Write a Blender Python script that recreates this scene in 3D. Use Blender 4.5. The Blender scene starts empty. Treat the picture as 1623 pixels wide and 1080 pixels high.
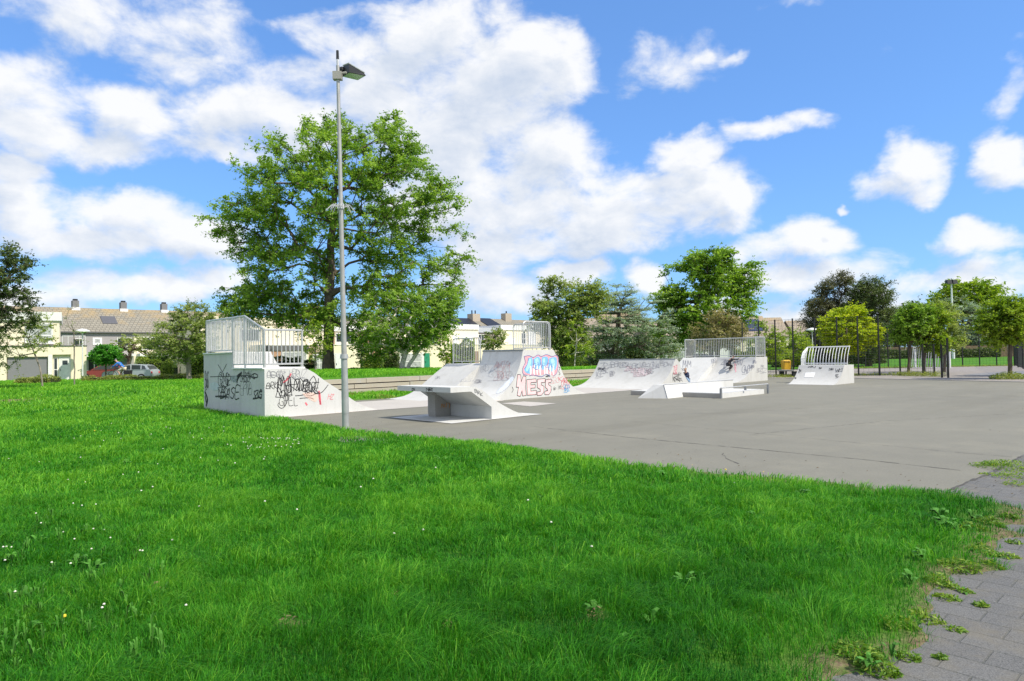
import bpy, math, random
import numpy as np
from mathutils import Vector, noise as mnoise
S = bpy.context.scene
COL = S.collection
R = math.radians

# ------------------------------------------------------------------ camera
W0, H0, F0 = 1623.0, 1080.0, 1082.0          # size and focal length of the photograph in pixels
PITCH, ROLL, CZ = R(1.27), R(1.0), 1.6
fwd = np.array([0, math.cos(PITCH), math.sin(PITCH)])
up0 = np.array([0, -math.sin(PITCH), math.cos(PITCH)])
rt0 = np.array([1.0, 0, 0])
rgt = math.cos(ROLL)*rt0 - math.sin(ROLL)*up0
upv = math.sin(ROLL)*rt0 + math.cos(ROLL)*up0
cam_d = bpy.data.cameras.new('camera')
cam = bpy.data.objects.new('camera', cam_d); COL.objects.link(cam)
from mathutils import Matrix
M = Matrix((tuple(rgt), tuple(upv), tuple(-fwd))).transposed().to_4x4()
M.translation = Vector((0, 0, CZ))
cam.matrix_world = M
cam_d.sensor_fit = 'HORIZONTAL'; cam_d.sensor_width = 36.0
cam_d.lens = 36.0*F0/W0
cam_d.clip_start = 0.1; cam_d.clip_end = 5000
S.camera = cam

# ------------------------------------------------------------------ light
SUN_AZ, SUN_EL = 120.0, 50.0                  # degrees clockwise from +Y (the view), and height
sd = Vector((math.sin(R(SUN_AZ))*math.cos(R(SUN_EL)), math.cos(R(SUN_AZ))*math.cos(R(SUN_EL)), math.sin(R(SUN_EL))))
sun_d = bpy.data.lights.new('sun', 'SUN'); sun_d.energy = 4.0; sun_d.angle = R(0.53); sun_d.color = (1.0, 0.93, 0.80)
sun = bpy.data.objects.new('sun', sun_d); COL.objects.link(sun)
sun.rotation_euler = sd.to_track_quat('Z', 'Y').to_euler(); sun.location = (30, -20, 60)
S.view_settings.view_transform = 'Standard'; S.view_settings.look = 'None'
S.view_settings.exposure = 0.45; S.view_settings.gamma = 1.0
S.view_settings.use_curve_mapping = False
S.cycles.max_bounces = 6; S.cycles.transparent_max_bounces = 8
S.cycles.use_denoising = True

def ray(px, py):
    return fwd + rgt*(px-W0/2)/F0 + upv*(H0/2-py)/F0
def G(px, py, z=0.0):
    d = ray(px, py); t = (z-CZ)/d[2]; return (d[0]*t, d[1]*t)
def A(px, py, D):
    d = ray(px, py); t = D/d[1]; return (d[0]*t, D, CZ+d[2]*t)
TH = R(46.8)
UX, UY = math.sin(TH), math.cos(TH)
def P3(u, v, z=0.0):
    return (u*UX - v*UY, u*UY + v*UX, z)
def uv(x, y):
    return (x*UX+y*UY, -x*UY+y*UX)
def onV(px, py, v0):
    d = ray(px, py); t = v0/(-d[0]*UY+d[1]*UX); return (t*(d[0]*UX+d[1]*UY), CZ+t*d[2])
def onU(px, py, u0):
    d = ray(px, py); t = u0/(d[0]*UX+d[1]*UY); return (t*(-d[0]*UY+d[1]*UX), CZ+t*d[2])

# ------------------------------------------------------------------ sky
world = bpy.data.worlds.new('World'); S.world = world; world.use_nodes = True
wt = world.node_tree
for n in list(wt.nodes): wt.nodes.remove(n)

def NN(t, typ, **kw):
    n = t.nodes.new(typ)
    for k, v in kw.items(): setattr(n, k, v)
    return n
def mth(t, op, a, b=None, c=None, clamp=False):
    n = NN(t, 'ShaderNodeMath', operation=op); n.use_clamp = clamp
    for i, x in enumerate((a, b, c)):
        if x is None: continue
        if isinstance(x, (int, float)): n.inputs[i].default_value = x
        else: t.links.new(x, n.inputs[i])
    return n.outputs[0]
def vmth(t, op, a, b=None):
    n = NN(t, 'ShaderNodeVectorMath', operation=op)
    for i, x in enumerate((a, b)):
        if x is None: continue
        if isinstance(x, (tuple, list)): n.inputs[i].default_value = x
        else: t.links.new(x, n.inputs[i])
    return n

CLOUDS = [  # centre x, y, radius x, y in photo pixels, weight
 (215,25,150,58,.62),(330,85,95,42,.6),(400,120,60,30,.4),(500,45,60,22,.45),
 (30,150,120,62,.9),(205,180,80,45,1),(150,215,150,32,.85),(20,200,70,50,.8),
 (350,185,75,42,1),(450,190,110,50,.95),(350,225,120,22,.7),
 (15,275,55,32,1),(40,330,70,50,1),(200,340,95,42,1),(270,375,130,35,1),(120,375,140,32,1),(350,370,60,22,.7),
 (240,450,140,28,.85),(110,440,80,22,.6),(330,440,60,28,.9),(60,470,90,20,.7),
 (560,70,80,42,.75),(700,45,110,52,1),(800,110,140,75,1),(640,130,110,70,.9),(880,110,75,58,1),(730,210,150,100,1),(860,240,90,70,.95),(700,310,110,80,1),
 (840,330,100,50,.95),(930,275,70,32,.75),(480,130,80,28,.5),
 (1095,245,62,30,1),(1040,290,110,26,.7),(1060,330,130,52,1),(960,345,120,50,1),(1165,320,30,26,.9),(900,385,120,30,.8),
 (770,390,70,60,.95),(760,455,80,40,.9),(900,440,55,26,1),(1020,437,36,26,1),(850,470,60,25,.8),
 (1165,212,26,18,.55),(1215,206,44,20,.62),(1262,192,34,14,.4),(1050,100,70,36,.33),
 (1435,262,66,42,1),(1470,290,45,32,.95),(1400,270,45,30,.9),(1595,240,52,38,1),(1610,275,55,26,.8),
 (1605,140,34,34,.55),(1095,80,24,15,.5),(1147,84,20,8,.3),(1352,327,13,8,.7),
 (1290,385,60,34,.95),(1220,400,80,30,.85),(1260,440,130,32,.8),(1340,440,60,26,.7),
 (1545,380,58,24,.75),(1570,440,90,34,.9),(1470,452,50,18,.6),(1250,8,40,10,.3),(1330,490,140,25,.7),(1130,480,60,30,.6)]

def azel(px, py):
    d = ray(px, py); d = d/np.linalg.norm(d)
    return math.atan2(d[0], d[1]), math.asin(d[2])
cg = bpy.data.node_groups.new('cloud_cover', 'ShaderNodeTree')
cg.interface.new_socket('P', in_out='INPUT', socket_type='NodeSocketVector')
cg.interface.new_socket('D', in_out='OUTPUT', socket_type='NodeSocketFloat')
gi = cg.nodes.new('NodeGroupInput'); go = cg.nodes.new('NodeGroupOutput')
nz = NN(cg, 'ShaderNodeTexNoise'); nz.inputs['Scale'].default_value = 9.0; nz.inputs['Detail'].default_value = 5.0; nz.inputs['Roughness'].default_value = .55
cg.links.new(gi.outputs[0], nz.inputs['Vector'])
w_ = vmth(cg, 'SUBTRACT', nz.outputs['Color'], (.5, .5, .5))
w2 = vmth(cg, 'MULTIPLY', w_.outputs[0], (.11, .085, 0))
pp = vmth(cg, 'ADD', gi.outputs[0], w2.outputs[0]).outputs[0]
acc = None
for (cx, cy, rx, ry, wgt) in CLOUDS:
    a0, e0 = azel(cx, cy); a1, _ = azel(cx+rx, cy); _, e1 = azel(cx, cy-ry)
    ra, re = abs(a1-a0)*1.22, abs(e1-e0)*1.25
    d = vmth(cg, 'SUBTRACT', pp, (a0, e0, 0)).outputs[0]
    d = vmth(cg, 'MULTIPLY', d, (1/ra, 1/re, 0)).outputs[0]
    l2 = vmth(cg, 'DOT_PRODUCT', d, d).outputs['Value']
    g = mth(cg, 'MULTIPLY_ADD', l2, -wgt, wgt)
    g = mth(cg, 'MAXIMUM', g, -0.75)
    acc = g if acc is None else mth(cg, 'SMOOTH_MAX', acc, g, 0.25)
fb = NN(cg, 'ShaderNodeTexNoise'); fb.inputs['Scale'].default_value = 11.0; fb.inputs['Detail'].default_value = 10.0; fb.inputs['Roughness'].default_value = .60; fb.inputs['Distortion'].default_value = .25
sc = vmth(cg, 'MULTIPLY', gi.outputs[0], (1, 1.7, 1)).outputs[0]
cg.links.new(sc, fb.inputs['Vector'])
f2 = mth(cg, 'MULTIPLY_ADD', fb.outputs[0], 2.45, -1.22)
sp_ = NN(cg, 'ShaderNodeSeparateXYZ'); cg.links.new(gi.outputs[0], sp_.inputs[0])
back = mth(cg, 'MULTIPLY', mth(cg, 'SUBTRACT', mth(cg, 'ABSOLUTE', sp_.outputs[0]), .78), 2.5, clamp=True); high = mth(cg, 'MULTIPLY', mth(cg, 'SUBTRACT', sp_.outputs[1], .62), 3.0, clamp=True)
acc = mth(cg, 'ADD', acc, mth(cg, 'MULTIPLY', mth(cg, 'MAXIMUM', back, high), 1.05))  # unseen cloud cover added behind and overhead to whiten and brighten ambient light
cg.links.new(mth(cg, 'ADD', acc, f2), go.inputs[0])

tc = NN(wt, 'ShaderNodeTexCoord'); sep = NN(wt, 'ShaderNodeSeparateXYZ'); wt.links.new(tc.outputs['Generated'], sep.inputs[0])
az = mth(wt, 'ARCTAN2', sep.outputs[0], sep.outputs[1]); el = mth(wt, 'ARCSINE', sep.outputs[2])
cmb = NN(wt, 'ShaderNodeCombineXYZ'); wt.links.new(az, cmb.inputs[0]); wt.links.new(el, cmb.inputs[1])
def cover(vec):
    n = NN(wt, 'ShaderNodeGroup'); n.node_tree = cg; wt.links.new(vec, n.inputs[0]); return n.outputs[0]
d0 = cover(cmb.outputs[0])
d1 = cover(vmth(wt, 'ADD', cmb.outputs[0], (.022, .034, 0)).outputs[0])
mr = NN(wt, 'ShaderNodeMapRange', interpolation_type='SMOOTHSTEP'); wt.links.new(d0, mr.inputs[0])
mr.inputs[1].default_value = -0.18; mr.inputs[2].default_value = .84; mr.inputs[4].default_value = 0.97
lit = mth(wt, 'SUBTRACT', d0, d1); lit = mth(wt, 'MULTIPLY_ADD', lit, 1.0, .70)
thick = mth(wt, 'MULTIPLY', mth(wt, 'SUBTRACT', d0, .50), .72)
lit = mth(wt, 'SUBTRACT', lit, mth(wt, 'MAXIMUM', thick, 0.0), clamp=True)
cc = NN(wt, 'ShaderNodeMix', data_type='RGBA'); wt.links.new(lit, cc.inputs[0])
cc.inputs[6].default_value = (.46, .52, .62, 1); cc.inputs[7].default_value = (.73, .735, .745, 1)
sky = NN(wt, 'ShaderNodeTexSky', sky_type='NISHITA'); sky.sun_disc = False
sky.sun_elevation = R(SUN_EL); sky.sun_rotation = R(SUN_AZ); sky.air_density = 1.0; sky.dust_density = .4; sky.ozone_density = 1.5
sk = vmth(wt, 'MULTIPLY', sky.outputs[0], (.085, .124, .168)).outputs[0]
ss = NN(wt, 'ShaderNodeSeparateXYZ'); wt.links.new(sk, ss.inputs[0]); sc2 = NN(wt, 'ShaderNodeCombineXYZ')
for i_, z_ in enumerate((.140, .302, .66)): wt.links.new(mth(wt, 'MULTIPLY', mth(wt, 'POWER', ss.outputs[i_], .62), z_**.38), sc2.inputs[i_])
sk = sc2.outputs[0]
mix = NN(wt, 'ShaderNodeMix', data_type='RGBA'); wt.links.new(mr.outputs[0], mix.inputs[0])
wt.links.new(sk, mix.inputs[6]); wt.links.new(cc.outputs[2], mix.inputs[7])
# the colours above are already scaled for a strength of 1 (the sky part equals a strength of about 0.13)
bg = NN(wt, 'ShaderNodeBackground'); bg.inputs[1].default_value = 1.0; wt.links.new(mix.outputs[2], bg.inputs[0])
wo = NN(wt, 'ShaderNodeOutputWorld'); wt.links.new(bg.outputs[0], wo.inputs[0])

# ------------------------------------------------------------------ helpers
ORG = {}
def tag(o, label=None, cat=None, group=None, kind=None):
    if label: o['label'] = label
    if cat: o['category'] = cat
    if group: o['group'] = group
    if kind: o['kind'] = kind
    return o
def thing(name, label, cat, loc=(0, 0, 0), group=None):
    o = bpy.data.objects.new(name, None); COL.objects.link(o); o.location = loc
    o.empty_display_size = .3; ORG[o] = Vector(loc)
    return tag(o, label, cat, group)
def link(name, me, mat, parent=None, smooth=None):
    o = bpy.data.objects.new(name, me); COL.objects.link(o)
    for m in (mat if isinstance(mat, (list, tuple)) else [mat]): me.materials.append(m)
    if parent is not None: o.parent = parent; ORG[o] = ORG[parent]
    else: ORG[o] = Vector((0, 0, 0))
    if smooth is not None:
        me.polygons.foreach_set('use_smooth', [True]*len(me.polygons)); me.set_sharp_from_angle(angle=R(smooth))
    return o
def arrays(name, V, Fc, mat, parent=None, attr=None, smooth=None, loop_total=None):
    """mesh object from numpy arrays; Fc is (n,k)"""
    V = np.asarray(V, dtype=np.float32).reshape(-1, 3); Fc = np.asarray(Fc, dtype=np.int32)
    if parent is not None: V = V - np.array(ORG[parent], dtype=np.float32)
    me = bpy.data.meshes.new(name)
    me.vertices.add(len(V)); me.vertices.foreach_set('co', V.ravel())
    k = Fc.shape[1]
    me.loops.add(Fc.size); me.loops.foreach_set('vertex_index', Fc.ravel())
    me.polygons.add(len(Fc)); me.polygons.foreach_set('loop_start', np.arange(0, Fc.size, k, dtype=np.int32))
    me.polygons.foreach_set('loop_total', np.full(len(Fc), k, dtype=np.int32))
    me.update(calc_edges=True)
    if attr is not None:
        a = me.attributes.new('rnd', 'FLOAT', 'POINT'); a.data.foreach_set('value', np.asarray(attr, dtype=np.float32))
    return link(name, me, mat, parent, smooth)

class MB:
    def __init__(s): s.v = []; s.f = []; s.m = []; s.subs = []
    def face(s, pts, m=0):
        i = len(s.v); s.v += [tuple(p) for p in pts]; s.f.append(list(range(i, i+len(pts)))); s.m.append(m)
    def poly(s, vs, fs, m=0):
        i = len(s.v); s.v += [tuple(p) for p in vs]
        for f in fs: s.f.append([i+k for k in f]); s.m.append(m)
    def hexa(s, c, m=0):     # eight corners: bottom ring, top ring
        s.poly(c, [(3, 2, 1, 0), (4, 5, 6, 7), (0, 1, 5, 4), (1, 2, 6, 5), (2, 3, 7, 6), (3, 0, 4, 7)], m)
    def box(s, x0, x1, y0, y1, z0, z1, m=0):
        s.hexa([(x0,y0,z0),(x1,y0,z0),(x1,y1,z0),(x0,y1,z0),(x0,y0,z1),(x1,y0,z1),(x1,y1,z1),(x0,y1,z1)], m)
    def ubox(s, u0, u1, v0, v1, z0, z1, m=0):
        s.hexa([P3(u0,v0,z0),P3(u1,v0,z0),P3(u1,v1,z0),P3(u0,v1,z0),P3(u0,v0,z1),P3(u1,v0,z1),P3(u1,v1,z1),P3(u0,v1,z1)], m)
    def bar(s, a, b, r, n=6, r2=None, caps=True, m=0):
        a = Vector(a); b = Vector(b); d = (b-a)
        if d.length < 1e-6: return
        q = d.to_track_quat('Z', 'Y'); r2 = r if r2 is None else r2
        i = len(s.v)
        for (c, rr) in ((a, r), (b, r2)):
            for k in range(n):
                t = 2*math.pi*k/n + math.pi/n; s.v.append(tuple(c + q @ Vector((rr*math.cos(t), rr*math.sin(t), 0))))
        for k in range(n):
            j = (k+1) % n; s.f.append([i+k, i+j, i+n+j, i+n+k]); s.m.append(m)
        if caps:
            s.f.append([i+k for k in range(n)][::-1]); s.m.append(m)
            s.f.append([i+n+k for k in range(n)]); s.m.append(m)
    def path(s, pts, r, n=6, m=0):
        for a, b in zip(pts[:-1], pts[1:]): s.bar(a, b, r, n, m=m)
    def lathe(s, c, prof, n=16, axis='Z', m=0):
        c = Vector(c); i = len(s.v)
        for (r, z) in prof:
            for k in range(n):
                t = 2*math.pi*k/n
                p = {'Z': (r*math.cos(t), r*math.sin(t), z), 'Y': (r*math.cos(t), z, r*math.sin(t)), 'X': (z, r*math.cos(t), r*math.sin(t))}[axis]
                s.v.append(tuple(c+Vector(p)))
        for j in range(len(prof)-1):
            for k in range(n):
                l = (k+1) % n; s.f.append([i+j*n+k, i+j*n+l, i+(j+1)*n+l, i+(j+1)*n+k]); s.m.append(m)
        s.f.append([i+k for k in range(n)][::-1]); s.m.append(m)
        s.f.append([i+(len(prof)-1)*n+k for k in range(n)]); s.m.append(m)
    def new(s):
        s.subs.append(MB()); return s.subs[-1]
    def build(s, name, mat, parent=None, smooth=None):
        if s.subs:
            for q in s.subs: r_ = q.build(name, mat, parent, smooth)
            return r_
        me = bpy.data.meshes.new(name)
        o0 = ORG[parent] if parent is not None else Vector((0, 0, 0))
        me.from_pydata([(p[0]-o0[0], p[1]-o0[1], p[2]-o0[2]) for p in s.v], [], s.f)
        me.polygons.foreach_set('material_index', s.m)
        import bmesh
        bm = bmesh.new(); bm.from_mesh(me); bmesh.ops.remove_doubles(bm, verts=bm.verts, dist=1e-5); bmesh.ops.recalc_face_normals(bm, faces=bm.faces); bm.to_mesh(me); bm.free()
        me.update()
        return link(name, me, mat, parent, smooth)

def copy_tree(o, parent=None):
    c = o.copy(); COL.objects.link(c)
    if parent is not None: c.parent = parent
    ORG[c] = ORG[o]
    for ch in [x for x in ORG if x.parent == o]: copy_tree(ch, c)
    return c

# ------------------------------------------------------------------ materials
def mat_new(name):
    m = bpy.data.materials.new(name); m.use_nodes = True; t = m.node_tree
    return m, t, t.nodes['Principled BSDF']
def ramp(t, fac, stops):
    n = NN(t, 'ShaderNodeValToRGB'); cr = n.color_ramp
    while len(cr.elements) < len(stops): cr.elements.new(.5)
    for e, (p, c) in zip(cr.elements, stops): e.position = p; e.color = (*c, 1)
    t.links.new(fac, n.inputs[0]); return n.outputs[0]
def noise(t, scale, detail=4, rough=.5, vec=None, stretch=None):
    n = NN(t, 'ShaderNodeTexNoise'); n.inputs['Scale'].default_value = scale; n.inputs['Detail'].default_value = detail; n.inputs['Roughness'].default_value = rough
    if vec is None: vec = NN(t, 'ShaderNodeNewGeometry').outputs['Position']
    if stretch: vec = vmth(t, 'MULTIPLY', vec, stretch).outputs[0]
    t.links.new(vec, n.inputs['Vector']); return n.outputs[0]
def mixc(t, fac, a, b, mode='MIX'):
    n = NN(t, 'ShaderNodeMix', data_type='RGBA'); n.blend_type = mode
    for i, x in ((0, fac), (6, a), (7, b)):
        if isinstance(x, (int, float)): n.inputs[i].default_value = x
        elif isinstance(x, tuple): n.inputs[i].default_value = (*x, 1)
        else: t.links.new(x, n.inputs[i])
    return n.outputs[2]
def bump(t, b, h, strength=.3, dist=.01):
    n = NN(t, 'ShaderNodeBump'); n.inputs['Strength'].default_value = strength; n.inputs['Distance'].default_value = dist
    t.links.new(h, n.inputs['Height']); t.links.new(n.outputs[0], b.inputs['Normal'])
def plain(name, c, rough=.6, metal=0.0, var=.12, scale=6.0, bmp=0.0):
    m, t, b = mat_new(name)
    n = noise(t, scale, 5, .6)
    lo = tuple(x*(1-var) for x in c); hi = tuple(min(1, x*(1+var)) for x in c)
    t.links.new(ramp(t, n, [(.3, lo), (.7, hi)]), b.inputs['Base Color'])
    b.inputs['Roughness'].default_value = rough; b.inputs['Metallic'].default_value = metal
    if bmp: bump(t, b, noise(t, scale*12, 3), bmp)
    return m
def uvvec(t, extra=0.0):
    """position turned to the grid of the skate park"""
    g = NN(t, 'ShaderNodeNewGeometry'); mp = NN(t, 'ShaderNodeMapping'); mp.inputs['Rotation'].default_value = (0, 0, -(math.pi/2-TH)-extra)
    t.links.new(g.outputs['Position'], mp.inputs['Vector']); return mp.outputs[0]

def concrete(name, c=(.56, .562, .552), stain=1.0):
    m, t, b = mat_new(name)
    big = noise(t, .9, 6, .6); fine = noise(t, 55, 4, .6); streak = noise(t, 3.2, 5, .65, stretch=(1, 1, .22))
    col = ramp(t, big, [(.25, tuple(x*.90 for x in c)), (.5, c), (.75, tuple(min(1, x*1.07) for x in c))])
    col = mixc(t, mth(t, 'MULTIPLY', ramp(t, streak, [(.50, (0, 0, 0)), (.72, (1, 1, 1))]), .34*stain), col, (.34, .33, .30))
    col = mixc(t, mth(t, 'MULTIPLY', ramp(t, noise(t, 14, 5, .7), [(.57, (0, 0, 0)), (.68, (1, 1, 1))]), .30*stain), col, (.40, .39, .37))
    col = mixc(t, .15, col, ramp(t, fine, [(.3, (.3, .3, .29)), (.7, (.8, .79, .77))]))
    uvv = uvvec(t); sp = NN(t, 'ShaderNodeSeparateXYZ'); t.links.new(uvv, sp.inputs[0])
    rust = noise(t, 2.2, 6, .7, stretch=(2.5, 2.5, .35)); col = mixc(t, mth(t, 'MULTIPLY', ramp(t, rust, [(.60, (0,0,0)), (.70, (1,1,1))]), .22*stain), col, (.36, .29, .21))
    t.links.new(col, b.inputs['Base Color']); b.inputs['Roughness'].default_value = .75
    bump(t, b, mth(t, 'ADD', fine, mth(t, 'MULTIPLY', noise(t, 6, 4), .8)), .28, .006)
    return m
CONC = concrete('concrete_pale')
CONC2 = concrete('concrete_bank', (.50, .50, .488), 1.2)
CONCD = concrete('concrete_grey_and_shade', (.29, .275, .245), 1.6)  # plain grey concrete, also the darkened tone that paints in shade
CONCW = concrete('concrete_wall', (.36, .31, .235), 2.6)
GALV = plain('galvanised_steel', (.56, .56, .55), .42, .55, .12, 9)
POLE = plain('pole_paint', (.36, .375, .375), .40, .25, .12, 5)
DARK = plain('dark_steel', (.018, .02, .022), .5, .3)
STEEL = plain('coping_steel', (.28, .29, .30), .45, .7)
BLACKP = plain('black_spray', (.022, .022, .026), .6)
GREYP = plain('faded_spray', (.27, .27, .30), .7)
PINKP = plain('pink_spray', (.72, .36, .40), .7)
REDP = plain('red_spray', (.72, .14, .18), .6)
BLUEP = plain('blue_spray', (.20, .46, .74), .6)
LBLUEP = plain('light_blue_spray', (.38, .68, .80), .6)
PURPP = plain('purple_spray', (.20, .18, .42), .6)
WHITEP = plain('white_paint_patch', (.80, .80, .79), .7)
ORANGEP = plain('orange_spray', (.55, .25, .05), .7)

def leafmat(name, lo, mid, hi, trans=.35, spec=.3):
    m, t, b = mat_new(name)
    at = NN(t, 'ShaderNodeAttribute'); at.attribute_name = 'rnd'
    n = noise(t, .55, 3, .5)
    f = mth(t, 'MULTIPLY_ADD', n, .5, mth(t, 'MULTIPLY', at.outputs['Fac'], .55))
    col = ramp(t, f, [(.22, lo), (.52, mid), (.80, hi)])
    t.links.new(col, b.inputs['Base Color']); b.inputs['Roughness'].default_value = .5
    b.inputs['Specular IOR Level'].default_value = spec
    tr = NN(t, 'ShaderNodeBsdfTranslucent')
    t.links.new(mixc(t, 1.0, col, (1.25, 1.25, .55), 'MULTIPLY'), tr.inputs[0])
    ms = NN(t, 'ShaderNodeMixShader'); ms.inputs[0].default_value = trans
    out = [x for x in t.nodes if x.type == 'OUTPUT_MATERIAL'][0]
    t.links.new(b.outputs[0], ms.inputs[1]); t.links.new(tr.outputs[0], ms.inputs[2]); t.links.new(ms.outputs[0], out.inputs[0])
    return m
# ------------------------------------------------------------------ ground
def seg_sd(poly, X, Y):
    """signed distance (positive inside) to a closed polygon, vectorised"""
    d = np.full(X.shape, 1e9); inside = np.zeros(X.shape, bool); n = len(poly)
    for i in range(n):
        (x0, y0), (x1, y1) = poly[i], poly[(i+1) % n]
        ex, ey = x1-x0, y1-y0; L = ex*ex+ey*ey+1e-12
        t = np.clip(((X-x0)*ex+(Y-y0)*ey)/L, 0, 1)
        d = np.minimum(d, np.hypot(X-x0-t*ex, Y-y0-t*ey))
        c = ((y0 > Y) != (y1 > Y)) & (X < (x1-x0)*(Y-y0)/((y1-y0) if y1 != y0 else 1e-12)+x0)
        inside ^= c
    return np.where(inside, d, -d)
def sstep(a, b, x):
    t = np.clip((x-a)/(b-a), 0, 1); return t*t*(3-2*t)
def uvp(u, v): return P3(u, v)[:2]
HARD = [(-6.15,18.55),(-5.6,17.7),(-4.5,16.35),(-3.72,15.35),(-2.3,14.05),(-1.0,12.9),(.17,11.85),(1.2,10.6),(2.04,9.68),(2.75,8.95),(3.4,8.42),(4.17,7.85),(4.72,7.5),
        G(1572,790),G(1612,806),G(1618,826),G(1606,852),G(1600,870),G(1578,892),G(1548,915),G(1510,938),G(1484,960),G(1500,985),G(1492,1005),G(1455,1024),G(1412,1040),G(1378,1058),G(1360,1080),(1.4,2.9),(.9,1.0),(.5,-6),(.5,-30),
        (120,-30),(120,57.5),(25,57.8),(21,57),(17.2,49.5),uvp(40,22.5),uvp(36.0,22.9),uvp(30,22.7),uvp(20,22.9),uvp(12,22.9),uvp(8.4,22.98),uvp(8.0,22.6),uvp(8.0,18.6)]
def jit(x, y):
    return .16*np.sin(x*5.1+1.3*np.sin(y*3.7))+.10*np.sin(y*9.3+x*6.1)+.06*np.sin(x*17.0-y*13.0)
def hard_sd(X, Y):
    near = sstep(12, 6, np.hypot(X-3, Y-4))
    return seg_sd(HARD, X, Y) + jit(X, Y)*(.35+.15*near)*sstep(30, 15, Y)
def gz(X, Y):
    """height of the grass ground"""
    X = np.asarray(X, float); Y = np.asarray(Y, float)
    U_ = X*UX+Y*UY; V_ = -X*UY+Y*UX
    z = np.zeros_like(X)
    # lawn rising towards the street on the left
    left = sstep(-3, -13, X-.15*Y+3)
    z += left*(.30*sstep(24, 44, Y))*sstep(60, 50, Y)
    z += .22*np.exp(-(((X+19.5)/5.5)**2+((Y-33)/4.5)**2)) + .10*np.exp(-(((X+10)/4)**2+((Y-14)/3)**2)) + .06*np.sin(X*.8+.4)*np.sin(Y*.55)*sstep(6,14,Y)*sstep(45,30,Y)*sstep(2,-4,X)
    # raised lawn behind the retaining steps
    pl = sstep(-.46, -.36, X/np.maximum(Y, 1))*sstep(9, 13, U_)*sstep(50, 44, U_)
    pl = np.where(V_ > 28.0, pl, 0)
    z += (.655-.20*sstep(29, 40, V_))*pl*sstep(58, 45, V_)
    sdv = hard_sd(X, Y)
    lip = np.clip(-sdv*.5, -.08, .03)
    z = z*np.clip(-sdv*1.2, 0, 1) + lip
    return z
def axis(segs):
    out = []
    for a, b, st in segs:
        n = max(1, int(round((b-a)/st))); out += list(np.linspace(a, b, n, endpoint=False))
    return np.array(out+[segs[-1][1]])
xs = axis([(-900,-200,100),(-200,-60,12),(-60,-26,2),(-26,-8,.5),(-8,8,.14),(8,40,.6),(40,70,3),(70,200,13),(200,900,100)])
ys = axis([(-60,-4,8),(-4,2,1),(2,9,.14),(9,24,.22),(24,62,.6),(62,110,3),(110,260,15),(260,1800,140)])
XX, YY = np.meshgrid(xs, ys); ZZ = gz(XX, YY)
nx, ny = len(xs), len(ys)
I = np.arange(nx*ny).reshape(ny, nx)
Fq = np.stack([I[:-1, :-1], I[:-1, 1:], I[1:, 1:], I[1:, :-1]], -1).reshape(-1, 4)

def groundmat():
    m, t, b = mat_new('lawn_soil_and_turf')
    a = noise(t, 1.3, 6, .6); c = noise(t, 26, 5, .7); d = noise(t, .22, 3, .5)
    col = ramp(t, mth(t, 'MULTIPLY_ADD', d, .5, mth(t, 'MULTIPLY', a, .5)), [(.32, (.030, .105, .010)), (.5, (.055, .17, .014)), (.68, (.11, .25, .025))])
    col = mixc(t, .45, col, ramp(t, c, [(.3, (.02, .07, .008)), (.7, (.15, .36, .035))]))
    bare = ramp(t, noise(t, .75, 6, .7), [(.70, (0, 0, 0)), (.76, (1, 1, 1))])
    col = mixc(t, mth(t, 'MULTIPLY', bare, .55), col, (.20, .17, .08))
    so = NN(t, 'ShaderNodeAttribute'); so.attribute_name = 'rnd'
    fs_ = mth(t, 'MULTIPLY', so.outputs['Fac'], ramp(t, noise(t, 9, 5, .7), [(.34, (.25,.25,.25)), (.55, (1,1,1))]))
    col = mixc(t, fs_, col, ramp(t, c, [(.3, (.10, .075, .045)), (.7, (.26, .20, .13))]))
    t.links.new(col, b.inputs['Base Color']); b.inputs['Roughness'].default_value = .9; b.inputs['Specular IOR Level'].default_value = .1
    bump(t, b, c, .8, .04); return m
TURF = groundmat()
soil = sstep(-.38, .02, hard_sd(XX, YY))*sstep(11, 7, YY)*sstep(-.5, 1.0, XX)+sstep(-.22, .0, hard_sd(XX, YY))*.5
for px_, py_, r_ in ((455,1000,.12),(942,985,.10),(15,640,1.0),(1330,1060,.16)):
    q_ = G(px_, py_); soil = np.maximum(soil, sstep(r_*1.3, r_*.4, np.hypot(XX-q_[0], YY-q_[1])))
g_ob = arrays('ground', np.stack([XX, YY, ZZ], -1), Fq, TURF, smooth=60, attr=np.clip(soil, 0, 1).ravel()); tag(g_ob, kind='structure')

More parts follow.
